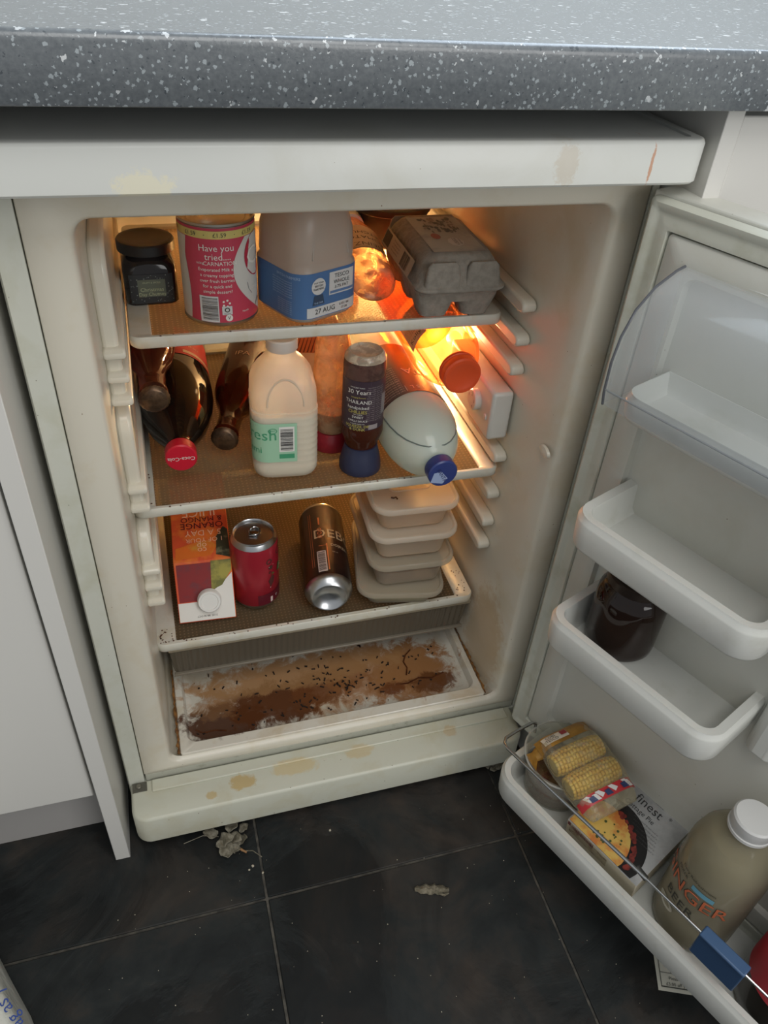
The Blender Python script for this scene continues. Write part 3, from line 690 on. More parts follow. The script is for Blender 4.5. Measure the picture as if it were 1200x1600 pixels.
for k in range(5):
    a = 2*math.pi*k/5; b.disc(.0015 + .0033*math.cos(a), .0245 + .0033*math.sin(a), .0012, ft2, n=6)
b.disc(.0035, .0045+.0045, .0036, ft2, ring=0); b.text('Nestle', .003, ft2, .022, .0135)
b.build('lettering', white_ink, tin, smooth=False)
B().rect(-.025, .0045, -.006, .0320, ft2, 8).rect(-.003, .0125, .0070, .0215, ft2, 4).build('barcode_panel', P('label_white', (206, 206, 204), .5), tin)
b = B().bars(-.0225, .0070, -.0070, .0305, ft3, 8, False); b.text('V', .005, ft3, .0035, .009); b.text('Recycle', .0020, ft3, .002, .0137).disc(.002, .0178, .0026, ft3, ring=.6)
for k, x in enumerate((-.030, -.001, .028, -.055, .055)): b.text('£1.59', .0058, ft2, x, .0926)
for x in (-.0155, .0135): b.disc(x, .0926, .0005, ft2, n=6)
b.build('barcode', P('dark_print', (70, 64, 56), .5), tin, smooth=False)
b = B().poly2([(.046, .022), (.054, .0135), (.039, .0135), (.040, .017)], ft2); b.build('dessert_picture', P('choc_print', (88, 66, 56), .5), tin, smooth=False)

# --- squeezed empty ketchup bottle lying on the top shelf
kc = CL('ketchup_film', (206, 160, 124), (254, 236, 212), .24, .12, transl=.3, var=(45, .45, .62, .5))
k_ = thing('ketchup_bottle', 'clear empty squeezy ketchup bottle lying between milk and egg box', 'bottle', (0, 0, 0), Matrix.Translation((.3400, .1720, .6500)) @ lie((0, 0, 0), (.015, .18, .0085)) @ Matrix.Rotation(R_(14), 4, 'Z'))
def ov(a, c, n=36): return circ(a, n, c)
b = B().stack([(ov(.017, .0135), .004), (ov(.021, .0175), .001), (ov(.0245, .0195), .002), (ov(.0270, .0210), .010), (ov(.0275, .0210), .05), (ov(.0270, .0205), .10), (ov(.025, .019), .13), (ov(.018, .016), .148), (ov(.0145, .0145), .153), (ov(.0145, .0145), .158)])
b.build('bottle_body', kc, k_, ang=60)
B().lathe([(.0155, 0), (.0175, .001), (.0175, .018), (.016, .02), (0, .02)], 30).build('cap', P('cap_white', (216, 214, 206), .4), k_).location = (0, 0, .156)
rk = ov(.0277, .0212, 60)
fk = lambda off: wrapmap(rk, 0, 0, off, True)
def rot90(f): return lambda x, y: f(x, y)
B().rect(-.024, -.112, .024, -.047, fk(.0006), 16).build('label', P('cream_label', (206, 176, 140), .5), k_)
b = B()
b.text('HEINZ', .0125, fk(.001), 0, -.059).text('TOMATO', .0110, fk(.001), 0, -.077).text('KETCHUP', .0105, fk(.001), 0, -.091)
b.rect(-.026, -.0490, .026, -.0475, fk(.001), 12).rect(-.026, -.052, .026, -.0515, fk(.001), 12)
b.build('lettering', P('brown_ink', (74, 48, 36), .5), k_, smooth=False)

# --- egg box
pulp = P('grey_pulp', (150, 143, 132), .95, var=(120, (134, 128, 118), .4, .62), bump=(260, .5, .0016))
egg = thing('egg_box', 'grey pulp egg box with barcode label at the right of the top shelf', 'egg box', (.4215, .1905, Z1), Matrix.Rotation(R_(-1), 4, 'Z'))
W_, L_ = .094, .150
# base with six cups
b = B()
b.stack([(rr(W_*.93, L_*.93, .012), .020), (rr(W_*.97, L_*.97, .013), .030), (rr(W_+.004, L_+.004, .014), .0335), (rr(W_+.004, L_+.004, .014), .0355)])
for i in (-1, 1):
    for j in (-1, 0, 1):
        b.stack([([(x + i*W_*.25, y + j*L_*.315) for x, y in rr(s, s*1.02, s*.28)], z) for s, z in ((.024, 0), (.030, .001), (.036, .010), (.0445, .024), (.046, .030))])
b.build('box_base', pulp, egg, ang=50)
b = B()
topf = []
def scal(wd, dp, r, amp):
    out = []
    for x, y in rr(wd, dp, r, 6):
        out.append((x, y))
    return out
b.stack([(rr(W_+.007, L_+.007, .014), .0350), (rr(W_+.007, L_+.007, .014), .0375), (rr(W_+.001, L_+.001, .016), .0400), (rr(W_-.004, L_-.004, .018), .050), (rr(W_-.012, L_-.012, .020), .060), (rr(W_-.022, L_-.022, .020), .0665), (rr(W_-.034, L_-.034, .018), .0690)])
for s in (-1, 1):
    for x in (-.022, .022):
        b.stack([([(px + x, py + s*(L_/2-.0035)) for px, py in rr(w2, d2, d2*.45)], z) for w2, d2, z in ((.040, .010, .0375), (.038, .009, .050), (.034, .006, .060), (.026, .003, .064))])
lidb = b.build('box_lid', pulp, egg, ang=45)
fp = planemap((0, 0, .0694), (0, 1, 0), (-1, 0, 0))
lab = P('egg_label', (168, 164, 152), .8, var=(20, (146, 144, 136), .45, .6))
B().rect(-.056, -.029, .050, .029, fp).build('label', lab, egg, smooth=False)
fp1 = planemap((0, 0, .0698), (0, 1, 0), (-1, 0, 0))
b = B(); rn = random.Random(4)
for k in range(60):
    x, y = rn.uniform(.0, .044), rn.uniform(-.02, .018); b.disc(x, y, rn.uniform(.0015, .005), planemap((0, 0, .0698 + k*.000004), (0, 1, 0), (-1, 0, 0)), rn.uniform(.001, .003), 7)
b.build('farm_picture', P('farm_print', (92, 94, 90), .8, var=(90, (140, 134, 120), .45, .6)), egg, smooth=False)
B().disc(-.012, .013, .0085, fp1, .005).build('red_badge', P('red_badge', (142, 84, 78), .7), egg, smooth=False)
b = B().disc(-.030, -.004, .012, fp1, .009, 8).build('white_badge', P('pale_badge', (186, 184, 176), .7), egg, smooth=False)
B().text('6 EGGS', .006, planemap((0, 0, .0702), (0, 1, 0), (-1, 0, 0)), -.030, -.004).text('FREE RANGE', .0028, planemap((0, 0, .0702), (0, 1, 0), (-1, 0, 0)), -.030, -.009).build('lettering', black_ink, egg, smooth=False)
nz = Vector((-1, 0, .42)).normalized()
fs = lambda k: planemap(Vector((-W_/2-.0022, 0, .0505)) + nz*k, (0, -1, 0), Vector((.40, 0, 1)))
B().rect(-.052, -.0105, .052, .0085, fs(.0016)).build('side_label', P('side_label', (172, 160, 140), .8), egg, smooth=False)
b = B().bars(.018, -.0085, .040, .0065, fs(.0020), 5).rect(-.050, -.008, -.028, .0065, fs(.0020))
for k in range(4): b.text('free range eggs best before', .0022, fs(.0020), -.006, .0048 - .0034*k)
b.build('barcode', P('dark_print2', (72, 64, 56), .7), egg, smooth=False)

# --- dark lidded tub at the back of the top shelf
tb = thing('round_tub', 'dark round tub behind the egg box at the back of the top shelf', 'tub', (.4130, .365, Z1))
B().lathe([(.040, 0), (.044, .003), (.050, .040), (.050, .044)], 40).build('tub_body', P('dark_tub', (70, 60, 52), .4), tb)
B().lathe([(.052, 0), (.053, .001), (.053, .008), (.050, .010), (0, .010)], 40).build('lid', P('dark_tub_lid', (58, 50, 46), .4), tb).location = (0, 0, .0425)

# ---------------------------------------------------------------- middle shelf
# --- big cola bottle lying with its cap to the front
cola = CL('cola_bottle_plastic', (26, 20, 15), (70, 40, 22), .86, .05)
ck = thing('cola_bottle', 'large dark cola bottle with red cap lying at the left of the middle shelf', 'bottle', (0, 0, 0), Matrix.Translation((.1235, .425, Z2+.0455)) @ lie((0, 0, 0), (-.0085, -.312, -.003)))
pc = [(.026, .006), (.034, 0), (.042, .004), (.045, .014), (.045, .06), (.0435, .075), (.0435, .150), (.045, .165), (.0445, .195), (.041, .218), (.034, .242), (.025, .262), (.0175, .276), (.0140, .284), (.0132, .290), (.0165, .2905), (.0165, .2925), (.0125, .293), (.0125, .300)]
B().lathe(pc, 48).build('bottle_body', cola, ck, ang=60)
B().lathe([(.0168, 0), (.0172, .0012), (.0172, .014), (.0158, .0156), (0, .0158)], 44).build('cap', P('red_cap', (196, 26, 48), .35), ck).location = (0, 0, .2945)
fcap = planemap((0, 0, .3108), (1, 0, 0), (0, 1, 0))
B().text('Coca-Cola', .0068, planemap((0, 0, .3107), (1, 0, 0), (0, 1, 0)), 0, 0, sx=1).build('lettering', white_ink, ck, smooth=False)
rc = circ(.0435, 72); fc = lambda o: wrapmap(rc, 0, 0, o)
B().rect(-.135, .080, .135, .150, fc(.0006), 72).build('label', P('cola_red_label', (190, 30, 50), .4), ck)
b = B().rect(-.055, .139, -.015, .1455, fc(.001), 10); b.text('Co', .016, fc(.001), -.008, .125).text('NO SUGAR', .0075, fc(.001), .012, .112)
b.text('330 kJ', .006, fc(.001), -.030, .125)
b.build('lettering', P('cream_ink', (216, 200, 176), .5), ck, smooth=False)

# --- two glass bottles lying
amber = CL('amber_glass', (74, 36, 22), (196, 112, 74), .34, .04, transl=.2)
amberp = CL('rose_glass', (92, 52, 38), (210, 142, 108), .32, .04, transl=.2)
def beer(name, label, base, tip, mat):
    L_ = (Vector(tip) - Vector(base)).length
    t = thing(name, label, 'bottle', (0, 0, 0), Matrix.Translation(base) @ lie(base, tip), group=None)
    s = L_ - .232
    pb = [(.018, .004), (.026, 0), (.0295, .003), (.0300, .010), (.0300, .110+s), (.0285, .130+s), (.023, .150+s), (.0165, .165+s), (.0142, .180+s), (.0132, .214+s), (.0150, .2155+s), (.0150, .221+s), (.0132, .2225+s), (.0130, .228+s)]
    B().lathe(pb, 40).build('bottle_body', mat, t, ang=60)
    B().lathe([(.024, .006), (.0285, .008), (.0285, .105+s), (.027, .128+s), (.0215, .148+s)], 32).build('drink', CL('drink_'+mat.name, (88, 36, 22), (206, 96, 58), .25, .3), t)
    cr = []
    for r_, z_ in ((.0152, 0), (.0158, .0015), (.0138, .005), (.012, .0062)):
        cr.append([(r_*(1+(.035 if k % 2 and z_ < .003 else 0))*math.sin(2*math.pi*k/42), -r_*(1+(.035 if k % 2 and z_ < .003 else 0))*math.cos(2*math.pi*k/42), z_) for k in range(42)])
    B().loft(cr).build('crown_cap', P('crown_cap', (112, 88, 66), .35, .7, var=(90, (78, 60, 46), .4, .6)), t).location = (0, 0, L_-.0062)
    return t
beer('glass_bottle', 'brown glass bottle with crown cap lying on top of the cola bottle', (.0955, .345, .5765), (.0955, .112, .5640), amberp)
b2 = beer('glass_bottle', 'brown glass bottle lying between the cola bottle and the milk', (.2330, .392, .4765), (.1660, .163, .4735), amber)
B().text('IPA', .014, wrapmap(circ(.0300, 60), 0, 0, .0006, True), 0, -.08).build('lettering', P('embossed_ink', (150, 110, 84), .4), b2, smooth=False)
# dark packet at the back
pk = thing('dark_packet', 'dark round packet at the back of the middle shelf behind a brown bottle', 'packet', (.246, .415, Z2), R_(10))
B().stack([(rr(.060, .040, .014), 0), (rr(.074, .050, .018), .010), (rr(.080, .052, .020), .040), (rr(.074, .048, .020), .074), (rr(.050, .030, .012), .090), (rr(.052, .010, .004), .100)]).build('packet_body', P('dark_film', (40, 38, 36), .35, bump=(40, .6, .004)), pk, ang=60)
# orange and cream cheese packet
ch = thing('cheese_packet', 'orange and cream flat packet standing behind the small milk bottle', 'packet', (.292, .300, Z2), R_(-10))
B().box((-.038, -.010, 0), (.040, .010, .112)).build('packet_body', P('cream_packet', (236, 196, 150), .5, bump=(50, .4, .003)), ch, bevel=.004, seg=3)
fch = planemap((0, -.0103, 0), (1, 0, 0), (0, 0, 1))
B().rect(-.036, .066, .038, .110, fch).build('orange_panel', P('orange_print', (216, 120, 64), .5), ch, smooth=False)
b = B(); f_ = planemap((0, -.0106, 0), (1, 0, 0), (0, 0, 1))
for k in range(15): b.poly2([(-.034+k*.0048, .067), (-.032+k*.0048, .067), (-.026+k*.0048, .090), (-.0268+k*.0048, .090)], f_)
b.build('hatch_print', P('dark_red_print', (120, 50, 30), .5), ch, smooth=False)

# --- nearly empty squeezy bottle on its red cap
mayo = thing('sauce_bottle', 'nearly empty clear squeezy bottle standing on its red cap', 'bottle', (.2975, .1775, Z2))
B().lathe([(.0245, 0), (.0250, .001), (.0240, .016), (.0205, .023), (0, .0232)], 40).build('cap', P('dark_red_cap', (150, 36, 48), .35), mayo)
B().lathe([(.019, .0235), (.0205, .028), (.0228, .045), (.0220, .10), (.0205, .135), (.017, .152), (.012, .1535), (0, .151)], 40, True, True).build('bottle_body', CL('residue_plastic', (204, 168, 130), (246, 226, 200), .34, .15, transl=.3, var=(60, .42, .6, .55)), mayo, ang=60)
B().lathe([(.0185, .0240), (.0200, .028), (.0220, .042), (.0218, .052), (0, .053)], 32).build('sauce', P('pink_sauce', (206, 150, 120), .4), mayo)

# --- sweet chilli sauce upside down on navy cap
sc_ = thing('sauce_bottle', 'upside-down dark chilli sauce bottle on a navy cap in front', 'bottle', (.3205, .1230, Z2), R_(4))
B().lathe([(.0245, 0), (.0250, .0015), (.0246, .010), (.0215, .024), (.0195, .032), (.0195, .0335), (0, .0336)], 44).build('cap', P('navy_cap', (46, 50, 74), .4), sc_)
gs = CL('chilli_sauce_glass', (84, 42, 28), (150, 78, 50), .72, .06, transl=.2)
pS = [(.0185, .0338), (.0188, .036), (.0225, .046), (.0248, .054), (.0243, .062), (.0240, .064)]
B().lathe(pS, 44, ry=.95).build('bottle_body', gs, sc_, ang=60)
B().lathe([(.0240, .0641), (.0240, .126)], 44, False, False, ry=.95).build('label', P('plum_label', (60, 44, 54), .45), sc_)
B().lathe([(.0240, .1262), (.0240, .137), (.0232, .145)], 44, False, False, ry=.95).build('upper_wall', CL('plum_residue', (104, 78, 70), (180, 140, 120), .6, .15, transl=.25, var=(70, .45, .6, .4)), sc_, ang=60)
B().lathe([(.0232, .1452), (.0228, .148), (.020, .1525), (.0185, .1535), (.0178, .1515), (.0165, .1500), (0, .1495)], 44, False, True, ry=.95).build('bottle_base', CL('mottled_base', (196, 178, 154), (236, 220, 196), .55, .2, var=(110, .45, .6, .5)), sc_, ang=60)
rs_ = circ(.0240, 72, .0228); fS = wrapmap(rs_, 0, 0, .0006)
b = B()
b.text('30 Years', .0075, fS, -.0130, .1130).text('THAILAND', .0062, fS, -.0135, .1005).text('handpicked', .0054, fS, -.0135, .0935).text('SWEET', .0042, fS, -.0135, .0812).text('CHILLI SAUCE', .0036, fS, -.0135, .0765)
b.text('OF MORE THAN', .0022, fS, -.0150, .1185).text('our original', .0022, fS, -.0135, .0850).text('A SAUCE MADE FOR', .0018, fS, -.0135, .0728)
b.build('lettering', white_ink, sc_, smooth=False)
b = B().text('CHILLIES', .0056, fS, -.0140, .0880).text('SQUEEZE, DIP', .0046, fS, -.0135, .0695).text('& DUNK', .0048, fS, -.0135, .0655-.0002).text('bringing flavours', .0024, fS, -.0135, .1065)
b.build('lettering', P('yellow_ink', (196, 184, 96), .5), sc_, smooth=False)
b = B()
for k in range(17): b.text('water, sugar, red chillies' if k % 2 else 'Ingredients: garlic, salt', .0021, fS, .0060, .1190 - .0026*k)
b.rect(-.001, .0655, .0105, .0715, fS, 5)
b.build('lettering', P('grey_ink', (150, 140, 140), .5), sc_, smooth=False)
b = B().rect(.0150, .082, .0240, .108, fS, 5).build('barcode_panel', P('grey_panel', (120, 116, 118), .5), sc_)
b = B().rect(-.0002, .064, -.0006+.0001, .1265, fS).build('label_seam', P('seam_ink', (84, 66, 84), .5), sc_, smooth=False)

# --- lemonade-like fizzy drink bottle
fz = TL('cloudy_bottle', (214, 226, 220), .1, .45)
fb = thing('soft_drink_bottle', 'pale cloudy drink bottle with blue cap and navy label lying at shelf front', 'bottle', (0, 0, 0), Matrix.Translation((.3845, .345, Z2+.0460)) @ lie((0, 0, 0), (.0045, -.312, -.0015)))
pf = [(.026, .006), (.034, 0), (.042, .004), (.0455, .014), (.0455, .205), (.0452, .222), (.0435, .240), (.0400, .256), (.0345, .270), (.0265, .282), (.0185, .290), (.0140, .294), (.0132, .297), (.0160, .2975), (.0160, .2990), (.0125, .2995), (.0125, .303)]
pf = [(r, z) for r, z in pf]
B().lathe(pf, 56).build('bottle_body', fz, fb, ang=60)
B().lathe([(.0166, 0), (.0170, .0012), (.0170, .0135), (.0156, .015), (0, .0152)], 40).build('cap', P('royal_blue_cap', (44, 58, 116), .35), fb).location = (0, 0, .3005)
fq = lambda k: planemap((0, 0, .3157+k), (-1, -.45, 0), (.45, -1, 0))
def rotm(f, a): 
    c_, s_ = math.cos(a), math.sin(a); return lambda x, y: f(x*c_ - y*s_, x*s_ + y*c_)
B().poly2([(-.009, -.004), (0, -.013), (.010, -.002), (.007, .006), (-.006, .004)], rotm(planemap((.003, .003, .3159), (1, 0, 0), (0, 1, 0)), R_(120))).build('cap_emblem', P('pale_blue_print', (150, 166, 200), .5), fb, smooth=False)
B().text('FANTA', .0062, rotm(planemap((.0015, .0015, .3162), (1, 0, 0), (0, 1, 0)), R_(120)), 0, 0).build('lettering', P('navy_ink', (36, 44, 92), .5), fb, smooth=False)
pts = []
for z in [.200 + .0012*k for k in range(74)]:
    r = None
    for (ra, za), (rb2, zb2) in zip(pf, pf[1:]):
        if za <= z <= zb2 and zb2 > za: r = ra + (rb2-ra)*(z-za)/(zb2-za)
    if r and r > .0190: pts.append((z, r))
hh = -.019
left = [(-math.sqrt(max((r+.0003)**2 - hh*hh, 0)), hh - .0, z) for z, r in pts if r > abs(hh)]
right = [(-x, y, z) for x, y, z in reversed(left)]
B().tube(left + right, .0008, 6).build('liquid_line', P('line_grey', (104, 116, 112), .3), fb)
rf = circ(.0456, 72); ff = lambda o: wrapmap(rf, 0, 0, o)
B().rect(-.140, .095, .140, .213, ff(.0005), 80).build('label', P('navy_label', (46, 52, 66), .4), fb)
b = B(); fF = ff(.0009)
b.text('FANTA', .020, fF, -.028, .165).text('1.5 L', .009, fF, -.004, .203)
for k in range(13): b.text('Sugar free lemon fruit drink with sweeteners', .0028, fF, .038, .208 - .0045*k)
b.rect(.010, .198, .0106, .210, fF); b.rect(.012, .1835, .062, .1839, fF, 6)
b.build('lettering', P('silver_ink', (176, 178, 180), .5), fb, smooth=False)
B().lathe([(.0460, .2128), (.0460, .2136)], 60, False, False).build('label_edge', P('label_edge', (30, 32, 40), .5), fb)

# --- orange juice drink bottle
ob_ = CL('orange_clear_plastic', (240, 150, 92), (255, 222, 180), .20, .05, transl=.4)
oj = thing('juice_bottle', 'clear orange drink bottle with bright orange cap lying on other bottles', 'bottle', (0, 0, 0), Matrix.Translation((.4310, .352, .5715)) @ lie((0, 0, 0), (-.0015, -.250, -.0050)))
B().lathe([(.024, .006), (.032, 0), (.0375, .004), (.0400, .012), (.0400, .182), (.0383, .199), (.0335, .212), (.0262, .2205), (.0215, .2245), (.0198, .2265), (.0192, .228), (.0192, .234)], 48).build('bottle_body', ob_, oj, ang=60)
B().lathe([(.0215, 0), (.0225, .001), (.0225, .005), (.0214, .0055), (.0222, .007), (.0222, .017), (.0205, .019), (.0165, .0193), (.0155, .0187), (0, .0187)], 48).build('cap', P('orange_cap', (226, 84, 40), .35), oj).location = (0, 0, .230)
B().lathe([(.0180, .012), (.0382, .014), (.0385, .110)], 40, True, False).build('drink', CL('orange_drink', (242, 130, 56), (255, 198, 130), .34, .3, transl=.6), oj)
ro = circ(.0401, 72); fo = lambda o: wrapmap(ro, 0, .036, o, False)
b = B().poly2([(-.016, .132), (.014, .132), (.016, .152), (.006, .163), (-.010, .150)], fo(.0008)).rect(-.016, .100, .014, .132, fo(.0008), 12); b.build('dark_label', P('olive_black_label', (54, 48, 34), .5), oj, smooth=False)
B().rect(-.046, .095, -.022, .152, fo(.0008), 10).build('green_label', P('leaf_green', (96, 104, 52), .5), oj)
B().rect(.030, .095, .060, .156, fo(.0008), 12).build('recipe_label', P('peach_label', (226, 186, 156), .5), oj)
b = B().rect(.0165, .095, .030, .150, fo(.0008), 8).build('red_label', P('orange_red_label', (220, 76, 44), .5), oj)
fo2 = wrapmap(ro, .001, .182, .0013, True); fo2b = wrapmap(ro, .045, .172, .0013, True)
B().text('LOW IN', .0070, fo2, 0, -.003).text('CALORIES', .0062, fo2, 0, .006).build('lettering', P('pale_label_ink', (206, 196, 160), .5), oj, smooth=False)
b = B().text('Kolly', .010, fo2b, 0, -.010)
for k in range(5): b.text('lightly sparkling orange', .0026, fo2b, 0, .0 + .0038*k)
b.build('lettering', P('brown_ink2', (84, 50, 36), .5), oj, smooth=False)

# --- blue and white crumpled packet at the back
cp = thing('crumpled_packet', 'blue and white crumpled plastic packet behind the sauce bottle', 'packet', (.340, .382, Z2), R_(4))
b = B(); nx, nz_ = 16, 16
rings = []
for k in range(nz_+1):
    z = .125*k/nz_; t_ = math.sin(math.pi*min(1, max(.04, k/nz_*.98+.02)))**.6
    ring = []
    for x, y in rr(.082*(.82+.18*t_), max(.006, .040*t_), max(.0028, .0026+.012*t_), 6):
        n_ = noise.noise(Vector((x*60, y*60+3, z*55))); n2_ = noise.noise(Vector((x*130, y*130, z*140)))
        ring.append((x + .004*n_, y*(1+.2*n_) + .004*n2_, z))
    rings.append(ring)
def packet_mat():
    m, t, N, L, b_ = nt('blue_white_film'); b_.inputs['Roughness'].default_value = .15
    n = tex_noise(N, L, 24, 3, .5, dist=1.5); r = ramp(N, L, n.outputs[0], .5, lin((226, 220, 190)), .56, lin((84, 124, 178))); L.new(r.outputs[0], b_.inputs['Base Color']); return m
b.loft(rings).build('packet_body', packet_mat(), cp, ang=25)

# ---------------------------------------------------------------- lower shelf
# --- juice carton lying on its back
car = thing('juice_carton', 'orange and white juice carton lying on the lower shelf, cap to front', 'carton', (.1245, .1205, Z3), Matrix.Rotation(R_(-3), 4, 'Z') @ Matrix.Rotation(R_(15), 4, 'X'))
cw = .0365
prf = [(0, .001), (0, .0045), (.052, .066), (.0535, .0665), (.195, .0665), (.195, .001)]
car_m = P('carton_orange', (214, 84, 48), .4, var=(26, (226, 120, 52), .48, .6))
B().prism(prf, 0, -cw, cw).build('carton_body', car_m, car, ang=30, bevel=.001)
sl_dir = Vector((0, .052, .0615)).normalized(); sn = Vector((0, -.0615, .052)).normalized()
fsl = lambda k: planemap(Vector((0, 0, .0045)) + sn*k, (1, 0, 0), sl_dir)          # y from 0 to .0805 up the slope
ftp = lambda k: planemap((0, .0535, .0667+k), (1, 0, 0), (0, 1, 0))
B().poly2([(-cw+.001, .0), (cw-.001, .0), (cw-.001, .062), (.020, .046), (.004, .036), (-.010, .026), (-cw+.001, .026)], fsl(.0006)).build('white_panel', P('carton_white', (226, 222, 214), .45), car, smooth=False)
B().poly2([(-cw+.003, .027), (.004, .027), (.020, .040), (.012, .078), (-cw+.003, .078)], fsl(.0005)).build('fruit_picture', P('cherry_print', (134, 34, 34), .5, var=(22, (90, 52, 60), .45, .62)), car, smooth=False)
B().poly2([(.008, .040), (.022, .046), (cw-.001, .066), (cw-.001, .080), (.010, .080)], fsl(.0008)).build('pear_picture', P('pear_print', (160, 150, 66), .5, var=(40, (110, 108, 50), .45, .6)), car, smooth=False)
B().poly2([(-cw+.003, .002), (-.012, .004), (.012, .006), (.020, .020), (.010, .030), (-.012, .026), (-cw+.004, .020)], lambda x, y: (x, .0535+y, .0670)).build('mango_picture', P('mango_print', (224, 116, 44), .5, var=(30, (214, 150, 60), .5, .62)), car, smooth=False)
B().poly2([(.018, .006), (cw-.001, .0), (cw-.001, .044), (.030, .050), (.020, .034)], lambda x, y: (x, .0535+y, .0671)).build('leaf_picture', P('leaf_print', (62, 62, 46), .5, var=(60, (120, 118, 90), .5, .6)), car, smooth=False)
fup = lambda k: planemap((0, .0535, .0669+k), (-1, 0, 0), (0, -1, 0))
b = B().text('JUICE', .0185, fup(.0006), 0, -.0755, sx=1).text('5 A DAY', .0125, fup(.0006), -.004, -.0420).text('1 OF YOUR', .0095, fup(.0006), -.005, -.0305).text('co', .0125, fup(.0006), -.001, -.0145).text('op', .0125, fup(.0006), -.001, -.0215)
b.build('lettering', P('peach_ink', (240, 190, 160), .5), car, smooth=False)
b = B().text('ORANGE', .0135, fup(.0006), -.003, -.0540).text('& MANGO', .0115, fup(.0006), -.003, -.0640).build('lettering', P('maroon_ink', (96, 34, 36), .5), car, smooth=False)
b = B().text('21:25  BB 30 OCT', .0034, planemap(Vector((0, 0, .0045)) + sn*.0012, (-1, 0, 0), -sl_dir), 0, -.006).build('lettering', P('date_ink', (110, 104, 98), .5), car, smooth=False)
cp_ = B().lathe([(.0150, 0), (.0155, .002), (.0150, .003), (.0148, .0095), (.0138, .0108), (.0112, .0108), (.0106, .0098), (0, .0098)], 40).build('cap', P('white_screw_cap', (224, 222, 216), .35), car)
cp_.matrix_local = Matrix.Translation(Vector((.004, 0, .0045)) + sl_dir*.028 + sn*.0006) @ Matrix((Vector((1, 0, 0)), sl_dir, sn)).transposed().to_4x4()

# --- red can standing
def can_prof(r, h, n=48):
    return [(r*.70, .0035), (r*.76, .0), (r*.80, .0), (r*.92, .006), (r, .011), (r, h-.014), (r*.97, h-.009), (r*.86, h-.0028), (r*.87, h-.0012), (r*.855, h), (r*.83, h-.0012), (r*.80, h-.0052), (0, h-.0052)]
rcn = thing('drink_can', 'red fizzy drink can standing upright on the lower shelf', 'can', (.1930, .1530, Z3), R_(6))
cr_, chh = .0305, .1155
B().lathe(can_prof(cr_, chh), 48).build('can_body', alu, rcn)
B().lathe([(cr_*.905, .006), (cr_+.0003, .0115), (cr_+.0003, chh-.0142), (cr_*.975, chh-.009)], 48, False, False).build('printed_wall', P('red_can_print', (168, 38, 52), .3, .25, var=(9, (146, 30, 44), .45, .65)), rcn, ang=60)
rcc = circ(cr_, 80); fr_ = lambda o: wrapmap(rcc, 0, 0, o)
B().rect(-.005, .0115, .050, .030, fr_(.0006), 20).build('dark_band', P('maroon_print', (92, 20, 34), .35), rcn)
b = B().disc(.012, .085, .0045, fr_(.0008), n=12, ring=.6).disc(.014, .074, .0035, fr_(.0008)).disc(.013, .066, .0022, fr_(.0008), ring=.5)
b.poly2([(.010, .052), (.016, .060), (.020, .056), (.018, .046), (.013, .040)], fr_(.0008)); b.disc(.031, .093, .006, fr_(.0008), ring=.7)
b.build('fruit_print', P('dark_fruit_print', (84, 44, 40), .4), rcn, smooth=False)
b = B().poly2([(.014, .0605), (.020, .0615), (.017, .0645)], fr_(.0010)).poly2([(.030, .098), (.036, .100), (.033, .104)], fr_(.001)).poly2([(.026, .060), (.033, .058), (.034, .070), (.029, .072)], fr_(.001))
b.build('leaf_print', P('green_print', (70, 110, 52), .4), rcn, smooth=False)
b = B().rect(.0120, .0135, .0155, .0225, fr_(.001), 2); b.text('0', .006, fr_(.001), .0225, .020).disc(.0115, .076, .0006, fr_(.001), n=6).disc(.018, .078, .0006, fr_(.001), n=6).disc(.0125, .040, .0007, fr_(.001), n=6); b.text('7UP', .011, wrapmap(rcc, .040, .062, .001), 0, 0)
b.build('lettering', P('pink_white_ink', (214, 190, 186), .5), rcn, smooth=False)
def ringpull(t, r, h):
    rp = B().disc(0, 0, .0115, planemap((0, .002, h-.0046), (1, 0, 0), (0, 1, 0)), .0145, 28, ring=.92).build('opening_panel', alu, t, smooth=False)
    pts = [(.0065*math.cos(a), .004 + .0085*math.sin(a), h-.0030) for a in [2*math.pi*k/20 for k in range(21)]]
    tb_ = B().tube(pts, .0013, 6).lathe([(.003, h-.0048), (.003, h-.0022), (0, h-.002)], 12).box((-.005, -.0055, h-.0036), (.005, .0025, h-.0024)).build('ring_pull', steel, t)
    tb_.location = (.001, .001, 0); tb_.rotation_euler[2] = R_(-25)
ringpull(rcn, cr_, chh)

# --- brown can lying with its base to the front
bc = thing('drink_can', 'tall dark brown beer can lying on the lower shelf, base to front', 'can', (0, 0, 0),
           Matrix.Translation((.2815, .0975, Z3+.0322)) @ Matrix.Rotation(R_(-8), 4, 'Z') @ Matrix(((1,0,0),(0,0,1),(0,-1,0))).to_4x4())
br_, bh_ = .0318, .168
B().lathe([(0, .0085), (br_*.35, .0072), (br_*.58, .0035), (br_*.66, .0002), (br_*.72, -.0005), (br_*.78, .0008), (br_*.93, .007), (br_, .0125), (br_, bh_-.014), (br_*.97, bh_-.009), (br_*.84, bh_-.0026), (br_*.85, bh_-.001), (br_*.83, bh_), (br_*.80, bh_-.005), (0, bh_-.005)], 52, False, True).build('can_body', alu, bc)
B().lathe([(br_+.0002, .0132), (br_+.0002, bh_-.0145), (br_*.975, bh_-.010)], 52, False, False).build('printed_wall', P('brown_can_print', (66, 40, 30), .28, .3, var=(14, (40, 28, 26), .42, .6)), bc, ang=60)
rbc = circ(br_, 90); fbc = lambda o: wrapmap(rbc, 0, 0, o)
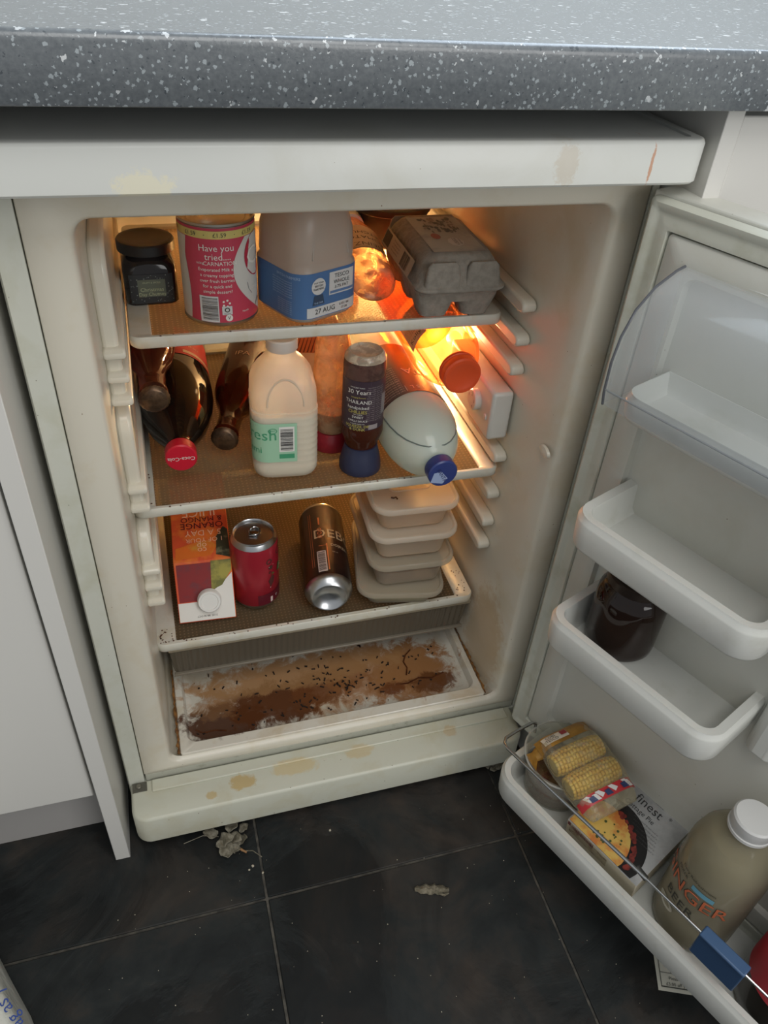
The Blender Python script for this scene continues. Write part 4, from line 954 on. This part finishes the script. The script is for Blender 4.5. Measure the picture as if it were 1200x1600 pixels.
# local -y is up; angle s=0 is up, so the print turns towards the viewer's right
b = B().text('DEBOWE', .0250, fbc(.0006), .036, .093).text('DOJRZEWA', .0070, fbc(.0006), .025, .070).text('500 ml', .0030, fbc(.0006), .012, .056)
b.build('lettering', P('cream_can_ink', (206, 190, 160), .35), bc, smooth=False)
b = B().rect(-.0130, .018, -.0010, .058, fbc(.0006), 5).build('barcode_panel', P('pale_pink_panel', (214, 196, 188), .5), bc)
b = B().bars(-.0118, .020, -.0022, .056, fbc(.0010), 12, False).build('barcode', P('brown_bars', (66, 44, 36), .5), bc, smooth=False)
b = B()
for k in range(3): b.disc(-.0065, .087+.0075*k, .0032, fbc(.0008), n=14, ring=.62)
b.rect(-.0070, .112, -.0050, .128, fbc(.0008)); b.rect(.0006, .020, .0022, .072, fbc(.0008)); b.rect(-.018, .030, -.0174, .140, fbc(.0008)); b.rect(-.021, .030, -.0204, .140, fbc(.0008)); b.rect(.0006, .068, -.0095, .0690, fbc(.0008))
b.build('orange_print', P('copper_print', (196, 120, 84), .35, .3), bc, smooth=False)

# --- stack of takeaway tubs
def tubbox(label, x, y0, zb, h, wd, dp, yaw, bodymat, lidmat, fill=None):
    t = thing('takeaway_tub', label, 'tub', (x, y0 + dp/2, zb), R_(yaw), 'stacked takeaway tubs')
    b = B().stack([(rr(wd*.70, dp*.78, .012), 0), (rr(wd*.74, dp*.81, .014), .002), (rr(wd*.84, dp*.88, .018), h-.005), (rr(wd*.95, dp*.965, .022), h-.003), (rr(wd*.95, dp*.965, .022), h)], True, True)
    b.build('tub_body', bodymat, t, ang=40)
    if fill: B().stack([(rr(wd*.68, dp*.77, .011), .002), (rr(wd*.80, dp*.86, .016), h*.62)]).build('contents', fill, t)
    l = B().stack([(rr(wd*.985, dp*.99, .023), h-.0035), (rr(wd, dp, .024), h-.002), (rr(wd, dp, .024), h+.003), (rr(wd-.003, dp-.003, .0225), h+.0048), (rr(wd-.008, dp-.008, .020), h+.0050), (rr(wd-.012, dp-.012, .018), h+.0028), (rr(wd-.026, dp-.026, .014), h+.0026)])
    ld_ = l.build('lid', lidmat, t, ang=40)
    # raised rectangle on the lid
    B().stack([(rr(wd*.50, dp*.5, .010), h+.0024), (rr(wd*.49, dp*.49, .010), h+.0034), (rr(wd*.45, dp*.46, .009), h+.0034), (rr(wd*.44, dp*.45, .009), h+.0028)], True, True).build('lid_ridge', lidmat, ld_, ang=40)
    return t
tbm = CL('tub_plastic', (232, 220, 200), (248, 238, 222), .5, .25, transl=.4)
tbm2 = CL('tub_plastic_clear', (216, 206, 190), (246, 240, 228), .25, .15, transl=.3)
tld = CL('tub_lid_plastic', (242, 234, 220), (250, 244, 234), .60, .28, transl=.4)
tld2 = CL('tub_lid_clear', (222, 216, 200), (244, 238, 226), .34, .18, transl=.3)
T1 = tubbox('clear shallow takeaway tub with greenish food, bottom of the stack', .3930, .080, Z3, .0285, .119, .168, -11, tbm2, tld2, P('pale_green_food', (158, 160, 112), .5, var=(50, (176, 170, 130), .45, .6)))
T2 = tubbox('cloudy takeaway tub with brown-grey leftovers, second from the bottom of the stack', .3960, .084, Z3+.0345, .0425, .117, .166, -3, tbm2, tld2, P('grey_leftovers', (130, 108, 90), .4, var=(40, (168, 142, 118), .45, .6), bump=(60, .6, .004)))
T3 = tubbox('milky takeaway tub without visible food, third up in the stack', .3960, .086, Z3+.0825, .0405, .118, .165, -3, tbm, tld)
T4 = tubbox('milky takeaway tub with dark smear on its lid, top of the stack', .3950, .090, Z3+.1285, .0375, .115, .162, -2, tbm, tld)
b = B().tube([(-.030, -.052, .0412), (-.027, -.054, .0415), (-.024, -.052, .0412), (-.023, -.056, .0412)], .0011, 6).build('smear', sauce, T4)

# ================================================================ THINGS IN THE DOOR
def DM(u, v, z, yaw=0, extra=None):
    m = D @ Matrix.Translation((v, u, z)) @ Matrix.Rotation(R_(yaw), 4, 'Z')
    return m @ extra if extra else m
# dark jar
dj = thing('preserve_jar', 'dark brown glass jar standing in the lowest half-width door shelf', 'jar', (0, 0, 0), DM(.1130, .0150, .3690))
B().lathe([(.028, .001), (.033, 0), (.0365, .005), (.0370, .012), (.0370, .062), (.0360, .072), (.0320, .080), (.0295, .083), (.0295, .090)], 44).build('jar_body', CL('dark_jar_glass', (40, 26, 20), (110, 60, 40), .84, .05), dj, ang=60)
B().lathe([(.0310, 0), (.0318, .001), (.0318, .010), (.030, .0115), (0, .0117)], 40).build('lid', P('dark_jar_lid', (60, 50, 44), .3, .5), dj).location = (0, 0, .086)
# pie box: slanted sleeve
def frame_of(p00, pu, pv):
    o = Vector(p00); ex = (Vector(pu) - o).normalized(); ey = (Vector(pv) - o); ey = (ey - ex*ey.dot(ex)).normalized(); ez = ex.cross(ey)
    return Matrix((ex, ey, ez)).transposed().to_4x4(), o
# face corner at front right; local x runs back along the door towards the hinge, local y runs up to the panel
Dp = lambda u, v, z: D @ Vector((v, u, z))
BR = Dp(.2640, .0840, .1440); TR_ = Dp(.2660, -.0190, .1600); BL = Dp(.1200, .0835, .1440)
ex = (BR - BL).normalized(); ey = (TR_ - BR); ey = (ey - ex*ey.dot(ex)).normalized(); ez = ex.cross(ey)
Mp = Matrix.Translation(BR) @ Matrix((ex, ey, ez)).transposed().to_4x4()
pie = thing('ready_meal_box', 'cottage pie box with grey sleeve and food picture in the bottom door shelf', 'box', (0, 0, 0), Mp)
pl = (TR_ - BR).length; pwid = .0995
B().box((-pwid, 0, -.034), (0, pl, 0)).build('box_body', P('sleeve_cream', (206, 196, 172), .45), pie, bevel=.0008)
pf0 = planemap((0, 0, .0004), (1, 0, 0), (0, 1, 0)); pf1 = planemap((0, 0, .0008), (1, 0, 0), (0, 1, 0)); pf2 = planemap((0, 0, .0012), (1, 0, 0), (0, 1, 0))
B().rect(-pwid, .0, 0, pl, pf0).build('sleeve_face', P('sleeve_grey', (176, 177, 176), .35, var=(11, (120, 122, 122), .42, .66)), pie, smooth=False)
def ell(cx_, cy_, rx, ry, a0, a1, n=24): return [(cx_ + rx*math.cos(R_(a0+(a1-a0)*k/n)), cy_ + ry*math.sin(R_(a0+(a1-a0)*k/n))) for k in range(n+1)]
B().poly2([(-.098, .001), (-.0100, .001)] + [(max(x, -.098), y) for x, y in ell(-.062, .010, .054, .056, 0, 180)], pf1).build('black_dish', P('black_dish', (34, 33, 33), .3), pie, smooth=False)
B().poly2([(-.098, .001), (-.027, .001)] + [(max(x, -.098), y) for x, y in ell(-.070, .006, .044, .046, 0, 180)], pf2).build('mash_picture', P('mash_print', (214, 178, 92), .45, var=(38, (200, 120, 56), .48, .62)), pie, smooth=False)
b = B(); rn = random.Random(12)
for k in range(54):
    a = R_(rn.uniform(2, 88)); q_ = rn.uniform(.92, 1.0)
    b.disc(-.068 + .0500*q_*math.cos(a), .004 + .0500*q_*math.sin(a), rn.uniform(.0014, .0032), planemap((0, 0, .0014+.00001*k), (1, 0, 0), (0, 1, 0)), n=8)
b.build('mince_picture', P('mince_print', (132, 50, 40), .4, var=(120, (92, 32, 30), .45, .6)), pie, smooth=False)
b = B()
for k in range(22):
    a = R_(rn.uniform(5, 120)); q_ = rn.uniform(.1, .85); b.disc(-.068 + .040*q_*math.cos(a), .006 + .042*q_*math.sin(a), rn.uniform(.0008, .002), planemap((0, 0, .0018), (1, 0, 0), (0, 1, 0)), n=5)
b.build('parsley_picture', P('parsley_print', (70, 82, 40), .5), pie, smooth=False)
b = B().text('finest', .0165, pf1, -.048, .084).text('TESCO', .0040, pf1, -.040, .0945).text('*', .010, pf1, -.022, .088).text('Cottage Pie', .0086, pf1, -.052, .0710)
b.build('lettering', P('charcoal_ink', (52, 52, 52), .5), pie, smooth=False)
b = B()
for k in range(6): b.text('slow cooked British beef in', .0030, pf1, -.036+.002*k, .0630 - .0042*k)
b.build('lettering', P('mid_grey_ink', (104, 104, 104), .5), pie, smooth=False)
fb0 = planemap((0, -.0004, 0), (1, 0, 0), (0, 0, 1))
B().rect(-.095, -.022, -.040, -.006, fb0).build('edge_panel', P('edge_pattern', (172, 160, 132), .5, var=(90, (120, 96, 74), .5, .62)), pie, smooth=False)
b = B().bars(-.092, -.010, -.060, -.002, planemap((0, -.0008, 0), (1, 0, 0), (0, 0, 1)), 4); b.rect(-.098, -.008, -.094, -.001, planemap((0, -.0008, 0), (1, 0, 0), (0, 0, 1)))
b.build('barcode', P('maroon_print2', (100, 40, 44), .5), pie, smooth=False)

# round clear tub
rt_ = thing('round_tub', 'round clear lidless tub of food scraps at the hinge end of the bottom door shelf', 'tub', (0, 0, 0), DM(.1100, .0330, .0995))
B().lathe([(.036, 0), (.040, .002), (.0445, .058), (.0490, .062), (.0500, .064), (.0490, .066), (.0465, .0655), (.0440, .060), (.0390, .004), (.0, .003)], 56, True, False).build('tub_body', CL('clear_tub_plastic', (206, 206, 198), (246, 246, 242), .05, .08), rt_, ang=50)
B().lathe([(.0385, .004), (.0415, .030), (.036, .036), (.02, .038), (0, .037)], 40).build('food', P('salad_food', (108, 84, 50), .35, var=(75, (96, 40, 30), .42, .6), bump=(90, .9, .006)), rt_, ang=80)
pts = [(.0492*math.cos(a), .0492*math.sin(a), .0645) for a in [2*math.pi*k/48 for k in range(49)]]
B().tube(pts, .0013, 6, False).build('rim', CL('tub_rim', (206, 206, 200), (230, 230, 226), .55, .12), rt_)

# pack of two corn cobs
Pc = lambda u, v, z: D @ Vector((v, u, z))
corn = thing('corn_pack', 'clear packet of two sweetcorn cobs with gold and flag bands on the pie box', 'vegetable pack', (0, 0, 0), Matrix.Translation(Pc(.141, .036, .1640)) @ Matrix.Rotation(A - R_(14), 4, 'Z') @ Matrix.Rotation(R_(6), 4, 'Y') @ Matrix.Scale(.82, 4))
# local x = towards the front rail (+v), local y = along the door (+u), z up
film = CL('corn_film', (206, 200, 176), (250, 246, 234), .12, .10, var=(50, .5, .7, .25))
kern = P('corn_kernels', (226, 200, 110), .35, var=(60, (214, 178, 78), .4, .6), sss=.002)
kmesh = None
def cob(y, z):
    global kmesh
    c = B().lathe([(.004, -.043), (.012, -.041), (.0160, -.030), (.0165, .0), (.0155, .030), (.011, .041), (.003, .043)], 24).build('corn_cob', P('cob_core', (206, 182, 104), .5), corn)
    c.matrix_local = Matrix.Translation((0, y, z)) @ Matrix.Rotation(R_(90), 4, 'Y')
    b = B(); n = 14
    for r in range(15):
        zc = -.039 + r*.0056; rad = .0165 - .0045*(abs(zc)/.043)**4
        for k in range(n):
            a = 2*math.pi*k/n + .05*math.sin(r*1.7+k); ca, sa = math.cos(a), math.sin(a)
            M = Matrix.Translation((rad*ca, rad*sa, zc)) @ Matrix.Rotation(a, 4, 'Z')
            V = []
            for (xx, s_) in ((-.002, .9), (.0012, 1.0), (.0030, .62)):
                V += [M @ Vector((xx, sy*.0036*s_, sz*.0026*s_)) for sy, sz in ((-1,-1),(1,-1),(1,1),(-1,1))]
            b.add(V, [(0,1,5,4),(1,2,6,5),(2,3,7,6),(3,0,4,7),(4,5,9,8),(5,6,10,9),(6,7,11,10),(7,4,8,11),(8,9,10,11)])
    k_ = b.build('kernels', kern, c, ang=80, kind='stuff'); return c
cob(-.020, .021); cob(.019, .019)
rings = []
for k in range(21):
    y = -.066 + .140*k/20; e = k/20
    if k in (0, 20): hz, hx, mid = .0015, .038, .016
    else:
        prof_ = math.sin(math.pi*e)**.45; hz = .004 + .0185*prof_; hx = .036 + .010*prof_; mid = .020 - .003*(1-prof_)
        if 9 <= k <= 11: hz *= .86
    ring = []
    for x, z in rr(2*hx, 2*hz, min(hz*.9, .012), 5):
        nn = noise.noise(Vector((x*90, y*90, z*90)))*.0014
        ring.append((x + nn, y, mid + z + nn))
    rings.append(ring)
B().loft(rings).build('film', film, corn, ang=70)
def band(y0, y1, off, mat, name, x0=-.046, x1=.046, kind=None):
    """printed band on the upper side of the film"""
    V = []; F = []; m = 14; rows_ = 6
    def surf(x, y):
        e = (y + .066)/.140; prof_ = math.sin(math.pi*min(max(e, .01), .99))**.45; hz = .004 + .0185*prof_; hx = .036 + .010*prof_; mid = .020 - .003*(1-prof_)
        xx = max(-1, min(1, x/(hx+.002))); return mid + hz*(1-abs(xx)**5)**.5 + off
    for i in range(rows_+1):
        y = y0 + (y1-y0)*i/rows_
        for j in range(m+1):
            x = x0 + (x1-x0)*j/m; V.append((x, y, surf(x, y)))
    for i in range(rows_):
        for j in range(m): F.append((i*(m+1)+j, i*(m+1)+j+1, (i+1)*(m+1)+j+1, (i+1)*(m+1)+j))
    return B().add(V, F).build(name, mat, corn)
gold = P('gold_film', (168, 124, 48), .35, var=(40, (146, 104, 36), .45, .6))
band(-.064, -.040, .0014, gold, 'gold_band'); band(-.060, -.046, .0022, P('white_tag', (214, 206, 190), .5), 'name_tag', -.004, .038)
band(.046, .060, .0014, P('flag_red', (184, 44, 48), .4), 'flag_red'); 
def surfmap(off):
    def f(x, y):
        yy = x; xx = -y
        e = (yy + .066)/.140; prof_ = math.sin(math.pi*min(max(e, .01), .99))**.45; hz = .004 + .0185*prof_; hx = .036 + .010*prof_; mid = .020 - .003*(1-prof_)
        q_ = max(-1, min(1, xx/(hx+.002))); return (xx, yy, mid + hz*(1-abs(q_)**5)**.5 + off)
    return f
def sm2(off):   # x along +local x reversed so that text reads across the pack
    g_ = surfmap(off); return lambda x, y: g_(-y, x)
b = B()
for x in (-.030, -.008, .014, .034): b.poly2([(x-.008, .053), (x-.001, .047), (x+.006, .047), (x-.002, .057)], lambda X, Y: surfmap(.0024)(Y, -X))
for x in (-.036, .018): b.poly2([(x-.004, .058), (x+.005, .058), (x+.008, .049), (x+.001, .049)], lambda X, Y: surfmap(.0026)(Y, -X))
b.build('flag_white', P('flag_white', (214, 210, 206), .45), corn, smooth=False)
b = B()
for x in (-.027, .000, .026): b.poly2([(x-.006, .058), (x+.004, .058), (x+.006, .051), (x-.002, .050)], lambda X, Y: surfmap(.0028)(Y, -X))
b.build('flag_blue', P('flag_blue', (40, 54, 96), .45), corn, smooth=False)
fT = lambda X, Y: surfmap(.0034)(Y, -X)
b = B().text('TESCO', .0070, lambda x, y: surfmap(.0034)(-.0500 - y, -(.024 - x)), 0, 0).text('COBS', .0065, lambda x, y: surfmap(.0034)(-.0560 - y, -(.024 - x)), 0, 0)
b.build('lettering', P('charcoal_ink', (52, 52, 52), .5), corn, smooth=False)
b = B().rect(0, 0, 0.010, 0.008, lambda x, y: surfmap(.0034)(-.059 + y, -(-.003 + x))).build('flag_print', P('flag_red2', (150, 50, 54), .5), corn, smooth=False)
# gathered gold tail
B().loft([[(.040+a_*.4, -.052+b_, .012+c_) for a_, b_, c_ in [(0, .012*math.cos(t), .010*math.sin(t)) for t in [2*math.pi*k/12 for k in range(12)]]],
          [(.052, -.050+.008*math.cos(t), .010+.004*math.sin(t)) for t in [2*math.pi*k/12 for k in range(12)]],
          [(.062, -.046+.016*math.cos(t), .004+.003*math.sin(3*t)) for t in [2*math.pi*k/12 for k in range(12)]]]).build('gathered_end', gold, corn, ang=25)

# ginger drink bottle
gb = thing('ginger_bottle', 'cloudy pale ginger drink bottle with white cap in the bottom door shelf', 'bottle', (0, 0, 0), DM(.3160, .0350, .0990, 74))
cl_g = CL('ginger_plastic', (186, 180, 160), (236, 232, 216), .36, .06, transl=.3)
B().lathe([(.030, .004), (.038, 0), (.0425, .006), (.0430, .014), (.0430, .125), (.0422, .142), (.0385, .160), (.0305, .174), (.0220, .183), (.0180, .188), (.0172, .194), (.0172, .200)], 52).build('bottle_body', cl_g, gb, ang=60)
B().lathe([(.038, .006), (.0410, .014), (.0410, .124), (.0400, .142), (.0360, .158), (.0290, .170), (0, .171)], 40).build('drink', P('cloudy_ginger', (158, 152, 130), .3), gb)
B().lathe([(.0195, 0), (.0215, .0005), (.0215, .004), (.0200, .0045), (.0208, .006), (.0208, .018), (.0190, .020), (0, .0203)], 44).build('cap', P('cap_white2', (206, 206, 204), .4), gb).location = (0, 0, .192)
rg = circ(.0430, 80); fg = lambda o: wrapmap(rg, 0, 0, o)
def spur(b, s, size, f, dx, dy): return b.text(s, size, f, dx, dy)
b = B().text('GINGER', .0260, fg(.0012), 0, .096).build('lettering', P('orange_letter', (206, 112, 74), .5), gb, smooth=False)
b = B().text('GINGER', .0268, fg(.0008), -.0013, .0951).text('BEER', .018, fg(.0008), 0, .070).text('MIXER', .0060, fg(.0008), -.012, .1140).text('Fiery Refreshment', .0058, fg(.0008), .006, .1225).build('lettering', P('dark_letter', (62, 60, 54), .5), gb, smooth=False)
B().rect(.004, .1085, .028, .1155, fg(.0008), 8).build('blue_tag', P('sky_tag', (110, 166, 186), .5), gb)
B().disc(-.012, .048, .013, fg(.0008), .007, 24).build('white_badge', P('badge_grey', (176, 172, 156), .5), gb, smooth=False)
# red bottle
rb2_ = thing('cola_bottle', 'red-labelled dark bottle in the bottom door shelf beyond the ginger bottle', 'bottle', (0, 0, 0), DM(.4230, .0390, .0990, 60))
B().lathe([(.028, .006), (.037, 0), (.0420, .006), (.0425, .020), (.0425, .150), (.040, .172), (.031, .195), (.020, .212), (.0145, .220), (.0135, .232)], 52).build('bottle_body', cola, rb2_, ang=60)
B().lathe([(.0430, .055), (.0430, .145)], 60, False, False).build('label', P('cola_red_label', (190, 30, 50), .4), rb2_)
B().lathe([(.0155, 0), (.0160, .001), (.0160, .014), (.0145, .0155), (0, .0156)], 36).build('cap', MATS['red_cap'], rb2_).location = (0, 0, .228)
fR = wrapmap(circ(.0430, 80), 0, 0, .0006)
b = B().text('Cola', .030, fR, .0, .120)
for k in range(6): b.text('sparkling soft drink', .0030, fR, -.040, .132-.0045*k)
b.build('lettering', white_ink, rb2_, smooth=False)

# ================================================================ FLOOR LITTER, VOUCHER, BAG
vc = thing('paper_voucher', 'white printed voucher lying on the floor tiles beneath the open fridge door', 'paper', (0, 0, 0), Matrix.Translation((.5755, -.3700, .0006)) @ Matrix.Rotation(R_(-23), 4, 'Z'))
b = B().rect(0, 0, .085, .125, planemap((0, 0, 0), (1, 0, 0), (0, 1, 0))); o = b.build('sheet', P('voucher_paper', (206, 204, 190), .7), vc, smooth=False)
sm = o.modifiers.new('Solidify', 'SOLIDIFY'); sm.thickness = .0004; sm.offset = -1
fv = planemap((0, 0, .0005), (1, 0, 0), (0, 1, 0)); b = B()
for (x0, y0, x1, y1) in ((.004, .004, .081, .0052), (.004, .004, .0048, .120), (.080, .004, .081, .120), (.004, .020, .081, .0206), (.004, .036, .081, .0366), (.004, .056, .081, .0566), (.022, .020, .0226, .120)): b.rect(x0, y0, x1, y1, fv)
b.text('Please present this', .0052, fv, .014, .0145, 'LEFT').text('£3.00 off your next Order', .0052, fv, .010, .0080, 'LEFT').text('15.8.23', .0050, fv, .026, .0270, 'LEFT').text('B', .008, fv, .012, .046)
b.build('lettering', P('print_grey', (60, 62, 58), .6), vc, smooth=False)

dry = P('dry_leaf', (146, 140, 124), .8, var=(90, (92, 86, 70), .4, .62), bump=(120, .6, .002))
def dryleaf(parent, loc, size, rz, tilt, seed):
    rn = random.Random(seed); b = B(); n = 7; V = []; F = []
    for i in range(n+1):
        t_ = i/n; wd_ = size*.42*math.sin(math.pi*(t_*.94+.03))**.8
        zc = size*(.16*math.sin(t_*5+seed) + .22*t_*t_*rn.uniform(.2, .9))
        for j in (-1, -.4, .3, 1): V.append((j*wd_*rn.uniform(.8, 1.1), t_*size, zc + abs(j)*size*.18*rn.uniform(.2, 1.0)))
    for i in range(n):
        for j in range(3): F.append((i*4+j, i*4+j+1, (i+1)*4+j+1, (i+1)*4+j))
    o = b.add(V, F).build('leaf', dry, parent, ang=30)
    s_ = o.modifiers.new('Solidify', 'SOLIDIFY'); s_.thickness = .0005
    o.location = loc; o.rotation_euler = (tilt, 0, rz); return o
def sprig(label, loc, n, rad, size, seed):
    t = thing('dried_leaf_clump', label, 'dead leaves', loc); rn = random.Random(seed)
    for k in range(n):
        a = 2*math.pi*k/n + rn.uniform(-.5, .5); r = rad*rn.uniform(.05, 1)
        dryleaf(t, (r*math.cos(a), r*math.sin(a)*.7, .0015 + rn.uniform(0, .006)), size*rn.uniform(.7, 1.2), rn.uniform(0, 6.28), rn.uniform(0, .35), seed*31+k)
    return t
s1 = sprig('clump of dead grey-brown leaves on the floor beneath the left of the plinth', (.112, -.064, 0), 11, .020, .020, 2)
B().tube([(-.006, .004, .006), (.0, -.004, .007), (.010, -.014, .005), (.022, -.024, .003)], [.0022, .0028, .002, .0012], 8).build('stem', P('dry_stem', (150, 112, 74), .7), s1)
B().tube([(.016, -.020, .002), (.030, -.024, .004), (.040, -.034, .002)], .0006, 5).build('tendril', dry, s1)
B().tube([(-.010, .006, .003), (-.030, .012, .004), (-.055, .008, .002)], .0005, 5).build('tendril', dry, s1)
sprig('small dead leaf scrap on the floor below the door hinge', (.490, -.050, 0), 4, .007, .017, 5)
fk_ = thing('plaster_flake', 'pale beige crumpled flake lying alone on the dark floor tile', 'debris', (.352, -.1925, .0002), R_(-14))
b = B(); V = []; F = []; n = 12
for i in range(n+1):
    t_ = i/n; wd_ = .0065*math.sin(math.pi*(t_*.9+.05))**.5
    for j in range(5):
        jj = (j-2)/2; V.append((-.021 + .044*t_, jj*wd_ + .0012*math.sin(i*2.1), .0022 + .0018*noise.noise(Vector((i*.9, j*1.3, 4))) + .002*(1-abs(jj))))
for i in range(n):
    for j in range(4): F.append((i*5+j, i*5+j+1, (i+1)*5+j+1, (i+1)*5+j))
o = b.add(V, F).build('flake', P('flake_beige', (132, 124, 106), .9, var=(160, (98, 92, 76), .4, .6), bump=(240, .8, .002)), fk_, ang=20)
s_ = o.modifiers.new('Solidify', 'SOLIDIFY'); s_.thickness = .001
B().tube([(.010, -.006, .003), (.016, -.008, .0035), (.022, -.005, .0028)], [.001, .0018, .001], 6).build('curled_edge', MATS['flake_beige'], fk_)
b = B(); rn = random.Random(21)
spots = [(.246, -.083, .0022), (.150, -.118, .0018), (.139, -.106, .0022), (.134, -.110, .0014)] + [(rn.uniform(-.05, .62), rn.uniform(-.40, -.07), rn.uniform(.0003, .0008)) for k in range(130)]
for x, y, r in spots:
    b.stack([([(x+px*rn.uniform(.6, 1.2), y+py*rn.uniform(.6, 1.2)) for px, py in circ(r, 6)], 0.0001), ([(x+px*.5, y+py*.5) for px, py in circ(r, 6)], r*.6)])
o = b.build('floor_crumbs', P('pale_crumb', (184, 176, 156), .8)); tag(o, 'scattered tiny pale crumbs over the dark floor tiles', 'crumbs', kind='stuff')

bag = thing('carrier_bag', 'white plastic carrier bag with blue lettering on the floor, bottom left corner', 'bag', (0, 0, 0))
b = B(); rings = []
for k in range(9):
    z = .004 + .085*k/8; ring = []
    for x, y in [(-.40, -.14), (-.26, -.115), (-.2, -.112), (-.160, -.142), (-.140, -.176), (-.120, -.215), (-.098, -.262), (-.085, -.32), (-.10, -.40), (-.2, -.44), (-.38, -.42), (-.44, -.3)]:
        s_ = 1 - .055*(k/8)**3; nn = noise.noise(Vector((x*20, y*20, z*18)))*.005
        cx_, cy_ = -.26, -.28; ring.append((cx_ + (x-cx_)*s_ + nn, cy_ + (y-cy_)*s_ + nn, z))
    rings.append(ring)
for s_, z in ((.95, .0925), (.7, .094), (.25, .092)): rings.append([(-.26 + (x+.26)*s_, -.28 + (y+.28)*s_, z + .004*noise.noise(Vector((x*20, y*20, z)))) for x, y, _ in rings[8]])
o = b.loft(rings).build('bag_film', P('bag_plastic', (206, 206, 196), .35, bump=(24, .5, .01)), bag, ang=60)

def bagmap(x, y):
    o_ = Vector((-.1215, -.2390, .0985)); e1 = Vector((.047, -.072, 0)).normalized() * -1; e2 = Vector((e1.y, -e1.x, 0)) * -1
    return tuple(o_ + e1*x + e2*y)
B().text('every bag as y', .0175, bagmap, .022, 0, 'RIGHT').build('lettering', P('bag_blue_ink', (44, 70, 140), .5), bag, smooth=False)
